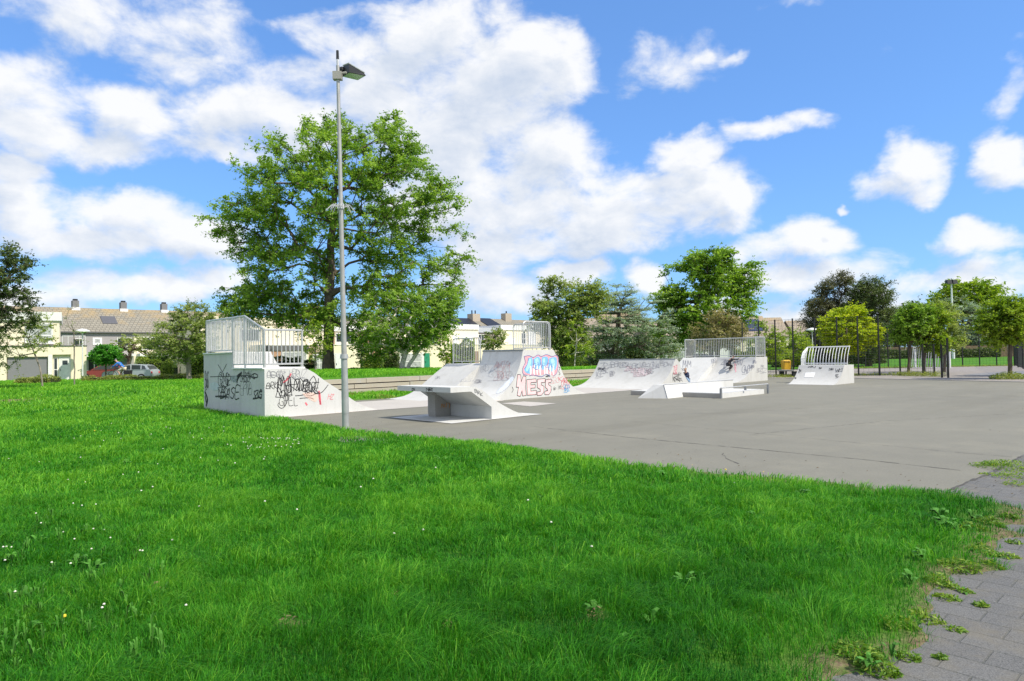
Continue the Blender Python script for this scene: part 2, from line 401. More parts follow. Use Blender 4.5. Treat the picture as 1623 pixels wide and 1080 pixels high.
def sheet(name, pts, z, mat, parent=None):
    mb = MB(); mb.face([(x, y, z) for x, y in pts]); o = mb.build(name, mat, parent)
    if parent is None: tag(o, kind='structure')
    return o
def asphalt():
    m, t, b = mat_new('worn_asphalt')
    big = noise(t, .16, 6, .6); mid = noise(t, 1.1, 6, .65); fine = noise(t, 130, 3, .7); f2 = noise(t, 38, 4, .7)
    col = ramp(t, big, [(.3, (.145, .138, .102)), (.5, (.180, .171, .127)), (.7, (.215, .205, .154))])
    col = mixc(t, .30, col, ramp(t, mid, [(.3, (.14, .134, .11)), (.7, (.275, .263, .215))]))
    col = mixc(t, .30, col, ramp(t, fine, [(.3, (.08, .08, .08)), (.72, (.36, .35, .34))]))
    col = mixc(t, .20, col, ramp(t, f2, [(.35, (.11, .11, .11)), (.65, (.28, .275, .27))]))
    uvv = uvvec(t)
    sw = noise(t, .5, 5, .6, vec=uvv, stretch=(.12, 1.2, 1))
    col = mixc(t, mth(t, 'MULTIPLY', ramp(t, sw, [(.50, (0, 0, 0)), (.64, (1, 1, 1))]), .30), col, (.135, .127, .10))
    pt = noise(t, .42, 7, .72)
    col = mixc(t, mth(t, 'MULTIPLY', ramp(t, pt, [(.54, (0, 0, 0)), (.60, (1, 1, 1))]), .14), col, (.33, .31, .25))
    sp2 = noise(t, 7.5, 3, .6)
    col = mixc(t, mth(t, 'MULTIPLY', ramp(t, sp2, [(.70, (0, 0, 0)), (.74, (1, 1, 1))]), .35), col, (.10, .095, .08))
    col = mixc(t, 1.0, col, (.93, .925, .86), 'MULTIPLY')
    t.links.new(col, b.inputs['Base Color']); b.inputs['Roughness'].default_value = .82
    bump(t, b, mth(t, 'ADD', fine, f2), .45, .006); return m
ASPH = asphalt()
court = sheet('asphalt_court', [(-14,60),(-14,-32),(122,-32),(122,60)], 0.0, ASPH)
# cut the sheet down so that it never runs below the far lawn and houses
me = court.data
court_poly = [(-9.0,19.6),(-7.0,17.2),(-4.8,14.6),(-2.5,12.2),(-.5,10.0),(1.2,7.6),(2.2,6.2),(2.4,4.4),(.6,3.0),(.2,1.0),(0,-6),(0,-31),(121,-31),(121,58.5),(20,58.5),(15.5,49.5),uvp(41,24),uvp(8,24)]
bpy.data.objects.remove(court)
court = sheet('asphalt_court', court_poly, 0.0, ASPH)

def paving(name, c1, c2, w, h, mortar, vec='uv', msz=.02):
    m, t, b = mat_new(name)
    v_ = uvvec(t, math.pi/2 if vec == 'vu' else 0) if vec in ('uv', 'vu') else NN(t, 'ShaderNodeNewGeometry').outputs['Position']
    v_ = vmth(t, 'ADD', v_, vmth(t, 'MULTIPLY', vmth(t, 'SUBTRACT', NN(t, 'ShaderNodeTexNoise').outputs['Color'], (.5,.5,.5)).outputs[0], (.01, .01, 0)).outputs[0]).outputs[0]
    br = NN(t, 'ShaderNodeTexBrick'); br.offset = .5; t.links.new(v_, br.inputs['Vector'])
    br.inputs['Scale'].default_value = 1; br.inputs['Brick Width'].default_value = w; br.inputs['Row Height'].default_value = h; br.inputs['Mortar Size'].default_value = msz/2
    br.inputs['Mortar Smooth'].default_value = .3
    br.inputs['Color1'].default_value = (*c1, 1); br.inputs['Color2'].default_value = (*c2, 1); br.inputs['Mortar'].default_value = (*mortar, 1)
    fine = noise(t, 140, 3, .7); mid = noise(t, 2.5, 6, .65)
    col = mixc(t, .46, br.outputs['Color'], ramp(t, fine, [(.32, (.03, .03, .033)), (.68, (.30, .30, .30))]))
    col = mixc(t, mth(t, 'MULTIPLY', ramp(t, mid, [(.48, (0, 0, 0)), (.66, (1, 1, 1))]), .5), col, (.17, .15, .11))
    t.links.new(col, b.inputs['Base Color']); b.inputs['Roughness'].default_value = .85
    bump(t, b, mth(t, 'SUBTRACT', mth(t, 'MULTIPLY', fine, .35), br.outputs['Fac']), .6, .012); return m
TILE = paving('grey_paving_tiles', (.066, .065, .060), (.10, .098, .090), .31, .205, (.028, .030, .014), 'vu', .013)
PAVE = paving('pinkish_paving', (.34, .29, .265), (.38, .33, .30), .42, .42, (.20, .18, .16), 'uv', .015)
tp = [(4.35,7.16),(4.74,7.53),(5.93,8.65),(7.51,10.12),(12,14.4),(24,25.8),(24,-28),(.1,-28),(.1,1),(1.0,3.2),(1.5,4.2),(2.8,5.2),(3.9,6.5)]
sheet('paved_path', tp, .005, TILE)
sheet('pavement', [(14.6,42.6),(16.0,39.9),(19.2,38.0),(23.1,30.9),(26.4,24.6),(60,22),(119,22),(119,57.9),(25,57.9),(19.8,57.9),(16.2,49.5)], .006, PAVE)
sheet('asphalt_lane', [(25.5,34.5),(30.0,36.4),(60,33),(110,33),(110,46),(46,46),(32,44.5),(27,41)], .010, plain('lane_asphalt', (.20,.20,.215), .85, 0, .12, 2))
# kerb row between the court and the pavement
kb = MB()
K0, K1 = Vector((15.6,40.25,0)), Vector((26.4,24.4,0)); kd = (Vector((23.1,30.9,0))-Vector((19.2,38.0,0))).normalized()
pts_k = [(15.9,39.7),(19.1,37.85),(23.0,30.75),(26.3,24.5)]
for a, b in zip(pts_k[:-1], pts_k[1:]):
    a = Vector((*a, 0)); b = Vector((*b, 0)); d = (b-a); n = max(1, int(d.length/1.0)); nrm = Vector((-d.y, d.x, 0)).normalized()*.075
    for i in range(n):
        p = a+d*(i/n); q = a+d*((i+.985)/n)
        kb.hexa([tuple(p-nrm)[:2]+(-.05,), tuple(q-nrm)[:2]+(-.05,), tuple(q+nrm)[:2]+(-.05,), tuple(p+nrm)[:2]+(-.05,), tuple(p-nrm)[:2]+(.03,), tuple(q-nrm)[:2]+(.03,), tuple(q+nrm)[:2]+(.03,), tuple(p+nrm)[:2]+(.03,)])
tag(kb.build('kerb', CONCD), kind='structure')
SLAB = concrete('slab_concrete', (.42, .385, .35), .9)
sheet('concrete_slab', [uvp(8,18.1),uvp(11.2,18.13),uvp(13.4,17.98),uvp(16.5,17.9),uvp(16.5,21.9),uvp(8,22.4)], .008, SLAB)
s2 = sheet('concrete_slab', [uvp(20.2,18.2),uvp(24.4,18.15),uvp(26,17.9),uvp(26,22.3),uvp(20,22.3)], .008, SLAB)
sheet('concrete_slab', [uvp(15.39,17.0),uvp(16.46,17.0),uvp(16.42,15.4),uvp(15.0,15.2)], .008, SLAB)
sheet('concrete_slab', [uvp(10.08,15.5),uvp(12.98,15.5),uvp(13.2,12.9),uvp(10.08,12.88)], .012, CONC)
# seams and cracks in the asphalt
CRK = plain('crack_dirt', (.075, .072, .066), .95)
def crack(pts, w, seed, z=.003, wob=.03):
    rr = random.Random(seed); mb = MB(); P = []
    for (x0, y0), (x1, y1) in zip(pts[:-1], pts[1:]):
        L = math.hypot(x1-x0, y1-y0); n = max(2, int(L/.12))
        for i in range(n): t = i/n; P.append((x0+(x1-x0)*t+rr.uniform(-wob, wob), y0+(y1-y0)*t+rr.uniform(-wob, wob)))
    for a, b in zip(P[:-1], P[1:]):
        d = Vector((b[0]-a[0], b[1]-a[1])); 
        if d.length < 1e-4: continue
        ww = w*rr.uniform(.15, 1.5); n = Vector((-d.y, d.x)).normalized()*ww/2
        mb.face([(a[0]-n.x, a[1]-n.y, z), (b[0]-n.x, b[1]-n.y, z), (b[0]+n.x, b[1]+n.y, z), (a[0]+n.x, a[1]+n.y, z)])
    return tag(mb.build('asphalt_crack', CRK), kind='structure')
crack([G(840,676),G(1000,694),G(1170,710),G(1380,730),G(1540,748)], .022, 1, wob=.006)
crack([G(1145,719),G(1150,727),G(1160,731),G(1172,738)], .02, 2, wob=.03)
crack([G(1000,668),G(1230,690),G(1500,716),G(1620,726)], .010, 3, z=.0035, wob=.012)
crack([G(1623,655),G(1400,668),G(1180,690)], .012, 4, z=.004, wob=.015)
crack([G(780,664),G(960,660),G(1150,655),G(1400,640)], .012, 5, z=.0045, wob=.02)
crack([G(1495,784),G(1540,762),G(1570,752),G(1600,735),G(1623,722)], .035, 6, z=.0095, wob=.012)

mb = MB(); rq = random.Random(31)
for i in range(190):
    e_ = HARD[rq.randrange(0, 14)]; k_ = rq.random()
    if k_ < .55: x_, y_ = e_[0]+rq.uniform(-.3, 1.0)+abs(rq.gauss(0, .5)), e_[1]+rq.uniform(-.2, .9)
    else: x_, y_ = rq.uniform(-3, 16), rq.uniform(9, 30)
    if hard_sd(np.array([x_]), np.array([y_]))[0] < .05: continue
    a_ = rq.uniform(0, 6.28); L_ = rq.uniform(.008, .022); w_2 = L_*rq.uniform(.3, .6); d_ = Vector((math.cos(a_), math.sin(a_), 0)); s_ = Vector((-d_.y, d_.x, 0)); c_ = Vector((x_, y_, .012+rq.uniform(0, .006)))
    mb.face([c_-d_*L_, c_+s_*w_2+Vector((0,0,.006)), c_+d_*L_+Vector((0,0,.010)), c_-s_*w_2])
tag(mb.build('fallen_leaves', plain('dead_leaf', (.13,.095,.045), .9, 0, .5, 9)), kind='stuff')
# ------------------------------------------------------------------ retaining steps behind the ramps
def rsteps():
    t = thing('retaining_wall', 'weathered concrete block retaining steps holding up the raised lawn behind the ramps', 'retaining wall', P3(22, 27.4, 0))
    rr = random.Random(5)
    mb = MB(); mb.ubox(12.3, 43.5, 27.6, 28.2, -.1, .64); mb.build('backing_wall', plain('gap_shade_paint', (.05,.045,.038), .95), t)  # backing coloured near black, standing in for shadow in the course gaps
    for k, (v0, z0, z1) in enumerate([(27.2, -.05, .20), (27.36, .245, .43), (27.52, .475, .67)]):
        u = 12.2+.7*k
        while u < 43:
            L = 3.0; e = rr.uniform(-.012, .012)
            mb = MB(); mb.ubox(u+.012, min(u+L-.012, 43.6), v0+e, 27.95+.1*k, z0, z1+rr.uniform(-.008, .008))
            mb.build('concrete_block', CONCW, t); u += L
    return t
rsteps()

# ------------------------------------------------------------------ skate ramps
def cat(pts, n=5):
    """smooth curve through the points"""
    P = [pts[0]]+list(pts)+[pts[-1]]; out = []
    for i in range(1, len(P)-2):
        p0, p1, p2, p3 = P[i-1], P[i], P[i+1], P[i+2]
        for k in range(n):
            t = k/n
            out.append(tuple(.5*((2*p1[j])+(-p0[j]+p2[j])*t+(2*p0[j]-5*p1[j]+4*p2[j]-p3[j])*t*t+(-p0[j]+3*p1[j]-3*p2[j]+p3[j])*t**3) for j in range(len(p1))))
    out.append(tuple(pts[-1])); return out
def extr(prof, v0, v1):
    mb = MB(); n = len(prof)
    vs = [P3(u, v0, z) for u, z in prof]+[P3(u, v1, z) for u, z in prof]
    fs = [list(range(n))[::-1], [n+i for i in range(n)]]+[[i, (i+1) % n, n+(i+1) % n, n+i] for i in range(n)]
    mb.poly(vs, fs); return mb
def ribbon(mb, pts, w, m=0):
    """flat ribbon in a plane given 3-D points and the plane normal kept with each point: (pos, normal)"""
    for (a, na), (b, nb) in zip(pts[:-1], pts[1:]):
        a = Vector(a); b = Vector(b); d = b-a
        if d.length < 1e-5: continue
        na = Vector(na); s = d.cross(na).normalized()*w/2; e = d.normalized()*w*.35
        mb.face([a-s-e, b-s+e, b+s+e, a+s-e], m)
class Face:
    """a surface to draw on: maps photo pixels or (s, t) to points just off the surface"""
    def __init__(f, kind, c, prof=None, off=.004): f.k = kind; f.c = c; f.prof = prof; f.off = off
    def st(f, s, t, lift=0):
        o = f.off+lift
        if f.k == 'V': return (P3(s, f.c-o, t), (UY, -UX, 0))
        if f.k == 'U': return (P3(f.c-o, s, t), (-UX, -UY, 0))
        # curved surface rising in +u: s = v, t = height
        pr = f.prof
        for (u0, z0), (u1, z1) in zip(pr[:-1], pr[1:]):
            if z0 <= t <= z1 or (u1, z1) == pr[-1]:
                k = (t-z0)/max(z1-z0, 1e-6); k = min(1, max(0, k)); du, dz = u1-u0, z1-z0; L = math.hypot(du, dz)
                nu, nz_ = -dz/L, du/L
                return (P3(u0+du*k+nu*o*2.5, s, z0+dz*k+nz_*o*2.5), (nu*UX, nu*UY, nz_))
    def px(f, x, y, lift=0):
        if f.k == 'V': return f.st(*onV(x, y, f.c), lift)
        if f.k == 'U': return f.st(*onU(x, y, f.c), lift)
        d = ray(x, y); best = None
        for (u0, z0), (u1, z1) in zip(f.prof[:-1], f.prof[1:]):
            # ray / slanted plane
            nu, nz_ = -(z1-z0), (u1-u0); n3 = np.array([nu*UX, nu*UY, nz_]); p0 = np.array([u0*UX, u0*UY, z0]); 
            t = ((p0-np.array([0, 0, CZ]))@n3)/(d@n3)
            if t <= 0: continue
            q = np.array([0, 0, CZ])+d*t
            if z0-1e-6 <= q[2] <= z1+1e-6:
                best = q; break
        if best is None: return None
        return f.st(-best[0]*UY+best[1]*UX, best[2], lift)
FONT = {'A':[[(0,0),(.5,1),(1,0)],[(.2,.4),(.85,.42)]],'B':[[(0,0),(0,1),(.75,.9),(.7,.58),(0,.5),(.9,.45),(.85,.05),(0,0)]],'C':[[(1,.85),(.5,1),(0,.6),(.1,.1),(.9,.1)]],
 'D':[[(0,0),(0,1),(.8,.8),(.9,.3),(0,0)]],'E':[[(.95,1),(0,1),(0,0),(1,0)],[(0,.5),(.8,.5)]],'F':[[(.95,1),(0,1),(0,0)],[(0,.5),(.8,.5)]],'G':[[(1,.85),(.5,1),(0,.6),(.1,.1),(.9,.05),(.95,.45),(.5,.45)]],
 'H':[[(0,0),(.05,1)],[(.95,0),(1,1)],[(0,.5),(1,.55)]],'I':[[(.5,0),(.5,1)]],'K':[[(0,0),(0,1)],[(.95,1),(.05,.45),(1,0)]],'L':[[(0,1),(0,0),(.9,.05)]],'M':[[(0,0),(.1,1),(.5,.4),(.9,1),(1,0)]],
 'N':[[(0,0),(.05,1),(.9,0),(1,1)]],'O':[[(.5,1),(0,.6),(.2,.05),(.8,.05),(1,.6),(.5,1)]],'P':[[(0,0),(0,1),(.9,.85),(.8,.5),(0,.45)]],'R':[[(0,0),(0,1),(.85,.85),(.8,.55),(0,.48),(.95,0)]],
 'S':[[(.95,.9),(.4,1),(.05,.75),(.5,.5),(.95,.3),(.6,0),(0,.1)]],'T':[[(.5,0),(.5,1)],[(0,1),(1,1)]],'U':[[(0,1),(.1,.1),(.8,.05),(1,1)]],'V':[[(0,1),(.5,0),(1,1)]],'W':[[(0,1),(.25,0),(.5,.6),(.75,0),(1,1)]],'Y':[[(0,1),(.5,.5),(1,1)],[(.5,.5),(.4,0)]],'Z':[[(0,1),(1,1),(0,0),(1,0)]]}
def strokes(mb, face, polys, w, crop=(0, 0, 1), smooth=True, m=0, lift=0, sub=True):
    mb0 = mb
    for pl in polys:
        if sub: mb = mb0.new()
        q = cat(pl, 4) if smooth and len(pl) > 2 else pl
        pts = [face.px(crop[0]+x/crop[2], crop[1]+y/crop[2], lift) for x, y in q]
        pts = [p for p in pts if p]
        ribbon(mb, pts, w, m)
def word(mb, face, text, x0, y0, x1, y1, w, crop=(0, 0, 1), slant=0, seed=0, m=0, lift=0):
    """letters spread from the left-bottom to the right-top of a box in crop pixels"""
    rr = random.Random(seed); n = len(text); cw = (x1-x0)/n; mb = mb.new()
    for i, ch in enumerate(text):
        if ch == ' ': continue
        for pl in FONT[ch]:
            q = [(x0+cw*(i+.08+.8*px)+slant*py*(y0-y1)+rr.uniform(-.08, .08)*cw, y0+(y1-y0)*py*(.85+.3*math.sin(i*2.3+seed)**2)+rr.uniform(-.06, .06)*(y0-y1)) for px, py in pl]
            strokes(mb, face, [q], w, crop, m=m, lift=lift, sub=False)
def scrib(mb, face, x0, y0, x1, y1, w, seed, crop=(0, 0, 1), loops=6, m=0, lift=0):
    """a hand style tag: tight overlapping letter strokes in one go, with a flourish"""
    mb = mb.new()
    rr = random.Random(seed); n = max(2, int(loops*.8)); cw = (x1-x0)/n; H_ = (y1-y0); prev = None
    for i in range(n):
        ch = rr.choice('AKRSEBNGMWDOPVZ'); sx = cw*rr.uniform(1.0, 1.55); sy = H_*rr.uniform(.62, 1.0); ox = x0+cw*i; oy = y1-rr.uniform(0, H_-sy); sl = rr.uniform(-.15, .4)
        for pl in FONT[ch]:
            q = [(ox+sx*px+sl*py*cw+rr.uniform(-.09, .09)*cw, oy-sy*py+rr.uniform(-.07, .07)*H_) for px, py in pl]
            if prev and rr.random() < .35: q = [prev]+q
            strokes(mb, face, [q], w*rr.uniform(.8, 1.15), crop, m=m, lift=lift, sub=False); prev = q[-1]
    if rr.random() < .5: strokes(mb, face, [[(x0-.05*(x1-x0), y1+H_*.08), ((x0+x1)/2, y1+H_*rr.uniform(-.02, .12)), (x1, y1-H_*.15)]], w, crop, m=m, lift=lift, sub=False)
def fillpoly(mb, face, pts, crop=(0, 0, 1), m=0, lift=0, smooth=True):
    mb = mb.new(); q = cat(list(pts)+[pts[0]], 4)[:-1] if smooth else pts
    P = [face.px(crop[0]+x/crop[2], crop[1]+y/crop[2], lift)[0] for x, y in q]
    mb.face(P, m)
def rail(mb, a, b, z0, z1, n, r=.014, frame=.025, z1b=None, zb=.08, z0b=None):
    """railing panel between two (u,v) points: frame plus upright bars"""
    z1b = z1 if z1b is None else z1b; z0b = z0 if z0b is None else z0b
    A_ = lambda t, z: P3(a[0]+(b[0]-a[0])*t, a[1]+(b[1]-a[1])*t, z)
    mb.bar(A_(0, z0-.02), A_(0, z1), frame); mb.bar(A_(1, z0b-.02), A_(1, z1b), frame)
    mb.bar(A_(0, z1), A_(1, z1b), frame); mb.bar(A_(0, z0+zb), A_(1, z0b+zb), frame*.8)
    for i in range(1, n):
        t = i/n; mb.bar(A_(t, z0+(z0b-z0)*t+zb), A_(t, z1+(z1b-z1)*t), r, 5)

V0 = 18.28
# --- A: tall block on the left with stepped platform
LOWQ = cat([(9.03,1.35),(9.30,1.22),(9.6,1.0),(10.22,.6),(10.6,.33),(11.0,.13),(11.45,.0)], 3)
tA = thing('stepped_quarter_pipe', 'big pale concrete ramp block at left with stepped top and black tags', 'skate ramp', P3(9.2, 20.6, 0))
extr([(7.85,-.1),(7.85,1.35)]+LOWQ+[(11.45,-.1)], V0, 20.52).build('low_section', CONC, tA, 25)
HIQ = cat([(9.03,1.82),(9.25,1.45),(9.6,1.0),(10.1,.55),(10.6,.25),(11.1,.07),(11.6,.0)], 3)
extr([(7.852,-.1),(7.852,1.82)]+HIQ+[(11.6,-.1)], 20.523, 22.96).build('high_section', CONC, tA, 25)
m_ = MB(); m_.ubox(7.80, 9.05, 18.30, 20.50, 1.352, 1.385); m_.ubox(7.80, 9.05, 20.56, 22.9, 1.822, 1.855); m_.build('platform_edge', WHITEP, tA)
m_ = MB(); rail(m_, (7.88,18.33), (8.98,18.33), 1.40, 2.43, 9, .016, .03); m_.build('front_railing', GALV, tA)
m_ = MB(); rail(m_, (7.88,18.36), (7.88,19.66), 1.40, 2.45, 11, .016, .028, z1b=2.88); rail(m_, (7.88,19.66), (7.88,20.54), 1.40, 2.88, 8, .016, .028, z1b=2.88)
rail(m_, (7.88,20.56), (7.88,22.75), 1.83, 2.88, 19, .016, .028); m_.build('side_railing', GALV, tA)
m_ = MB(); rail(m_, (7.90,22.78), (9.0,22.78), 1.83, 2.88, 9, .016, .028); m_.build('back_railing', GALV, tA)
fA = Face('V', V0); fAl = Face('U', 7.85); c6 = (315, 490, 6.0); c6b = (300, 480, 4.909)
m_ = MB()
word(m_, fAl, 'BASE', 205, 850, 385, 745, .035, c6, .15, 1); strokes(m_, fAl, [[(160,832),(215,828),(275,838)]], .05, c6, False)
strokes(m_, fAl, [[(185,530),(225,600),(265,525)],[(225,600),(215,640)],[(110,645),(200,642),(320,640),(450,632),(540,650)]], .022, c6, False)
strokes(m_, fAl, [[(365,700),(370,640),(400,615)],[(362,690),(380,650),(398,622)],[(370,665),(385,632)]], .07, c6)
scrib(m_, fAl, 185, 600, 300, 740, .02, 11, c6, 7); scrib(m_, fAl, 395, 585, 490, 700, .02, 12, c6, 9); scrib(m_, fAl, 395, 690, 500, 820, .010, 13, c6, 6)
scrib(m_, fAl, 490, 610, 550, 670, .028, 14, c6, 3); scrib(m_, fAl, 520, 770, 590, 850, .035, 15, c6, 5); scrib(m_, fAl, 62, 560, 92, 760, .022, 16, c6, 4)
strokes(m_, fAl, [[(60,790),(80,850),(72,920)],[(66,800),(84,860),(76,910)],[(62,830),(70,880)]], .07, c6)
scrib(m_, fAl, 190, 740, 260, 830, .022, 17, c6, 3)
m_.build('black_tags', BLACKP, tA)
m_ = MB(); fillpoly(m_, fAl, [(110,710),(150,695),(190,720),(185,765),(140,775),(112,750)], c6); scrib(m_, fAl, 305, 640, 350, 690, .06, 18, c6, 2); m_.build('overpainted_patch', plain('overpaint', (.50,.56,.58), .8), tA)
m_ = MB()
word(m_, fA, 'BRK', 595, 670, 685, 620, .016, c6b, .2, 3)
word(m_, fA, 'MANGO', 680, 690, 990, 590, .022, c6b, .1, 5); scrib(m_, fA, 680, 570, 820, 700, .018, 21, c6b, 5); scrib(m_, fA, 830, 595, 930, 715, .022, 22, c6b, 6); scrib(m_, fA, 900, 610, 1000, 715, .022, 23, c6b, 6)
word(m_, fA, 'GPEL', 700, 800, 850, 725, .013, c6b, 0, 6); strokes(m_, fA, [[(745,715),(752,770),(745,805),(715,822),(690,800),(695,780)],[(765,715),(758,780),(735,805)],[(790,690),(770,705),(775,725),(795,722),(796,700),(785,690)]], .016, c6b); scrib(m_, fA, 675, 680, 760, 730, .018, 25, c6b, 4)
strokes(m_, fA, [[(1005,590),(1000,640),(985,690)],[(1080,640),(1040,690),(1015,705)],[(860,745),(930,740),(965,750)]], .02, c6b)
m_.build('black_tags', BLACKP, tA)
m_ = MB(); scrib(m_, fA, 600, 530, 730, 590, .010, 31, c6b, 6); scrib(m_, fA, 780, 520, 900, 590, .010, 32, c6b, 7); word(m_, fA, 'OEGN', 600, 580, 740, 530, .01, c6b, .1, 4); m_.build('faded_tags', GREYP, tA)
m_ = MB(); strokes(m_, fA, [[(790,555),(770,590),(735,620)],[(760,600),(765,590)],[(1010,690),(1012,740),(1020,790)],[(1015,710),(1022,790)],[(905,780),(915,795)]], .045, c6b); word(m_, fA, 'HZ', 1075, 750, 1120, 715, .012, c6b, .3, 8, lift=.001); m_.build('red_marks', REDP, tA)
m_ = MB(); fillpoly(m_, fA, [(880,705),(960,700),(1000,720),(985,770),(950,760),(900,730)], c6b); m_.build('pink_smear', plain('pale_pink_smear', (.70,.52,.45), .8), tA)

# --- B: table with kicker
tB = thing('overhanging_kicker', 'small concrete ramp with a thick tabletop slab overhanging on one leg, nearest the lawn', 'skate ramp', P3(11.4, 13.9, 0))
topB = cat([(10.82,.855),(11.1,.76),(11.4,.57),(11.65,.42),(12.13,.19),(12.5,.07),(13.0,.014)], 3)
extr([(10.12,.735),(10.12,.862),(10.5,.862)]+topB+[(11.42,.014),(11.42,.32),(10.76,.735)], 12.96, 15.22).build('ramp_slab', CONC, tB, 25)
extr([(10.92,.014),(10.90,.12),(10.90,.60),(10.74,.734),(10.78,.734),(11.40,.315),(11.40,.014)], 14.62, 14.95).build('support_wall', CONCD, tB)  # support coloured darker to paint in the shade under the slab
mb = MB()
for (va, vb) in ((14.95, 15.2),):
    mb.poly([P3(10.92,va,.60),P3(11.3,va,.37),P3(11.3,va,.7),P3(10.92,va,.73),P3(10.92,vb,.70),P3(11.3,vb,.36),P3(11.3,vb,.7),P3(10.92,vb,.73)], [(0,1,2,3),(7,6,5,4),(0,4,5,1),(1,5,6,2),(2,6,7,3),(3,7,4,0)])
mb.build('haunch', CONCD, tB)  # same darkened tone, shade under the slab put into the colour
m_ = MB(); fB = Face('V', 12.96); [word(m_, fB, ch_, 748+22*i_, 405+13*i_, 768+22*i_, 383+13*i_, .010, (600,540,4.918), 0, 2) for i_, ch_ in enumerate('BRK')]; m_.build('black_tags', BLACKP, tB)
m_ = MB(); fBl = Face('U', 10.12); scrib(m_, fBl, 372, 370, 412, 395, .02, 41, (600,540,4.918), 3); scrib(m_, fBl, 262, 372, 282, 392, .015, 42, (600,540,4.918), 2); m_.build('black_tags', BLACKP, tB)
m_ = MB(); fBw = Face('V', 14.62); word(m_, fBw, 'NITE', 488, 522, 590, 490, .022, (600,540,4.918), .1, 3); m_.build('orange_tag', ORANGEP, tB)

RAILU = 19.22
# --- D: tall double sided ramp with coloured pieces
DL = cat([(15.55,.008),(16.05,.05),(16.45,.16),(16.92,.43),(17.31,.88),(17.55,1.34),(17.69,1.80)], 4)
DR = cat([(19.34,1.80),(19.54,1.50),(19.72,1.12),(19.99,.67),(20.47,.30),(20.9,.10),(21.4,.008)], 4)
tD = thing('tall_double_ramp', 'tallest concrete ramp with blue and pink graffiti on its flank and a round-cornered railing', 'skate ramp', P3(18.5, 19.4, 0))
extr([(15.55,-.1)]+DL+DR+[(21.4,-.1)], V0-.03, 20.52).build('ramp_body', CONC, tD, 25)
m_ = MB(); m_.bar(P3(17.68,V0-.03,1.80), P3(17.68,20.52,1.80), .035, 8); m_.build('coping', STEEL, tD)
def roundrail(mb, a, b, z0, z1, n, legs=3, rad=.14, r=.012, fr=.024):
    A_ = lambda t, z: P3(a[0]+(b[0]-a[0])*t, a[1]+(b[1]-a[1])*t, z)
    L = math.hypot(b[0]-a[0], b[1]-a[1]); k = rad/L
    pts = [A_(0, z0), A_(0, z1-rad)]+[A_(k*(1-math.cos(x)), z1-rad+rad*math.sin(x)) for x in (.5, 1.05)]+[A_(k, z1), A_(1-k, z1)]+[A_(1-k*(1-math.cos(x)), z1-rad+rad*math.sin(x)) for x in (1.05, .5)]+[A_(1, z1-rad), A_(1, z0)]
    mb.path(pts, fr, 7); mb.bar(A_(0, z0+.09), A_(1, z0+.09), fr*.8)
    for i in range(1, n):
        t = i/n; zt = z1 if k < t < 1-k else z1-rad*(1-math.sin(math.acos(max(0, 1-min(t, 1-t)/k))))
        mb.bar(A_(t, z0+.09), A_(t, zt), r, 5)
    for i in range(1, legs): mb.bar(A_(i/legs, z0-.01), A_(i/legs, z0+.09), fr*.8, 5)
m_ = MB(); roundrail(m_, (17.80,18.34), (19.26,18.34), 1.80, 2.88, 16); m_.build('front_railing', GALV, tD)
m_ = MB(); roundrail(m_, (19.27,18.42), (19.27,20.44), 1.80, 2.88, 20); m_.build('side_railing', GALV, tD)
fD = Face('V', V0-.03); c7 = (780, 500, 7.2)
m_ = MB()
fillpoly(m_, fD, [(365,470),(420,460),(470,480),(520,455),(560,470),(620,450),(680,470),(735,460),(752,500),(748,600),(735,660),(700,690),(640,665),(560,680),(470,690),(400,680),(352,670),(350,600),(375,540)], c7, 0)
m_.build('pink_outline_fill', PINKP, tD)
m_ = MB()
L4 = [[(410,490),(455,485),(462,560),(440,660),(385,655),(365,610),(395,560)],[(470,500),(520,470),(550,500),(552,590),(520,620),(475,600)],[(565,480),(615,470),(640,500),(625,560),(600,600),(565,620)],[(650,490),(690,480),(728,480),(740,540),(720,620),(660,640),(640,580)]]
for i, l in enumerate(L4): fillpoly(m_, fD, l, c7, 0, .002)
m_.build('blue_letters', BLUEP, tD)
m_ = MB()
for l in [[(420,500),(440,500),(438,560),(400,640),(385,610)],[(490,500),(520,490),(530,540),(500,570)],[(575,500),(600,490),(600,550),(580,580)],[(665,505),(700,495),(715,560),(690,590)]]: fillpoly(m_, fD, l, c7, 0, .004)
m_.build('light_blue_highlights', LBLUEP, tD)
m_ = MB()
for x in (430, 470, 505, 540, 590, 618, 655, 690): fillpoly(m_, fD, [(x,560+x%37),(x+14,556+x%29),(x+16,660),(x+6,682),(x-2,650)], c7, 0, .005)
m_.build('white_drips', WHITEP, tD)
m_ = MB()
strokes(m_, fD, [[(365,470),(420,460),(470,480),(520,452),(560,470),(620,448),(680,470),(735,458),(754,500),(748,600),(735,660),(700,692)],[(365,470),(378,540),(350,600),(354,668),(400,684)],[(412,490),(400,560),(366,612)],[(470,500),(476,600),(520,622)],[(552,500),(556,590)],[(640,500),(630,580),(655,640)],[(425,690),(470,680),(560,700),(620,670),(660,700)]], .022, c7, lift=.006)
word(m_, fD, 'SMACK', 455, 600, 715, 540, .012, c7, .1, 9, lift=.006)
m_.build('purple_outline', PURPP, tD)
m_ = MB()
HE = [[(290,675),(325,680),(330,760),(355,690),(385,700),(378,810),(388,915),(345,920),(340,860),(320,925),(285,915),(300,820),(275,820)],[(395,735),(500,725),(503,765),(440,768),(440,795),(490,790),(490,828),(440,832),(440,865),(505,858),(505,905),(400,912)],[(515,730),(605,722),(600,765),(560,768),(560,795),(590,810),(588,880),(560,912),(515,915),(512,875),(550,870),(548,845),(515,825)],[(610,735),(675,728),(672,765),(640,770),(642,792),(672,812),(668,875),(645,905),(600,905),(600,868),(632,862),(630,842),(606,822)]]
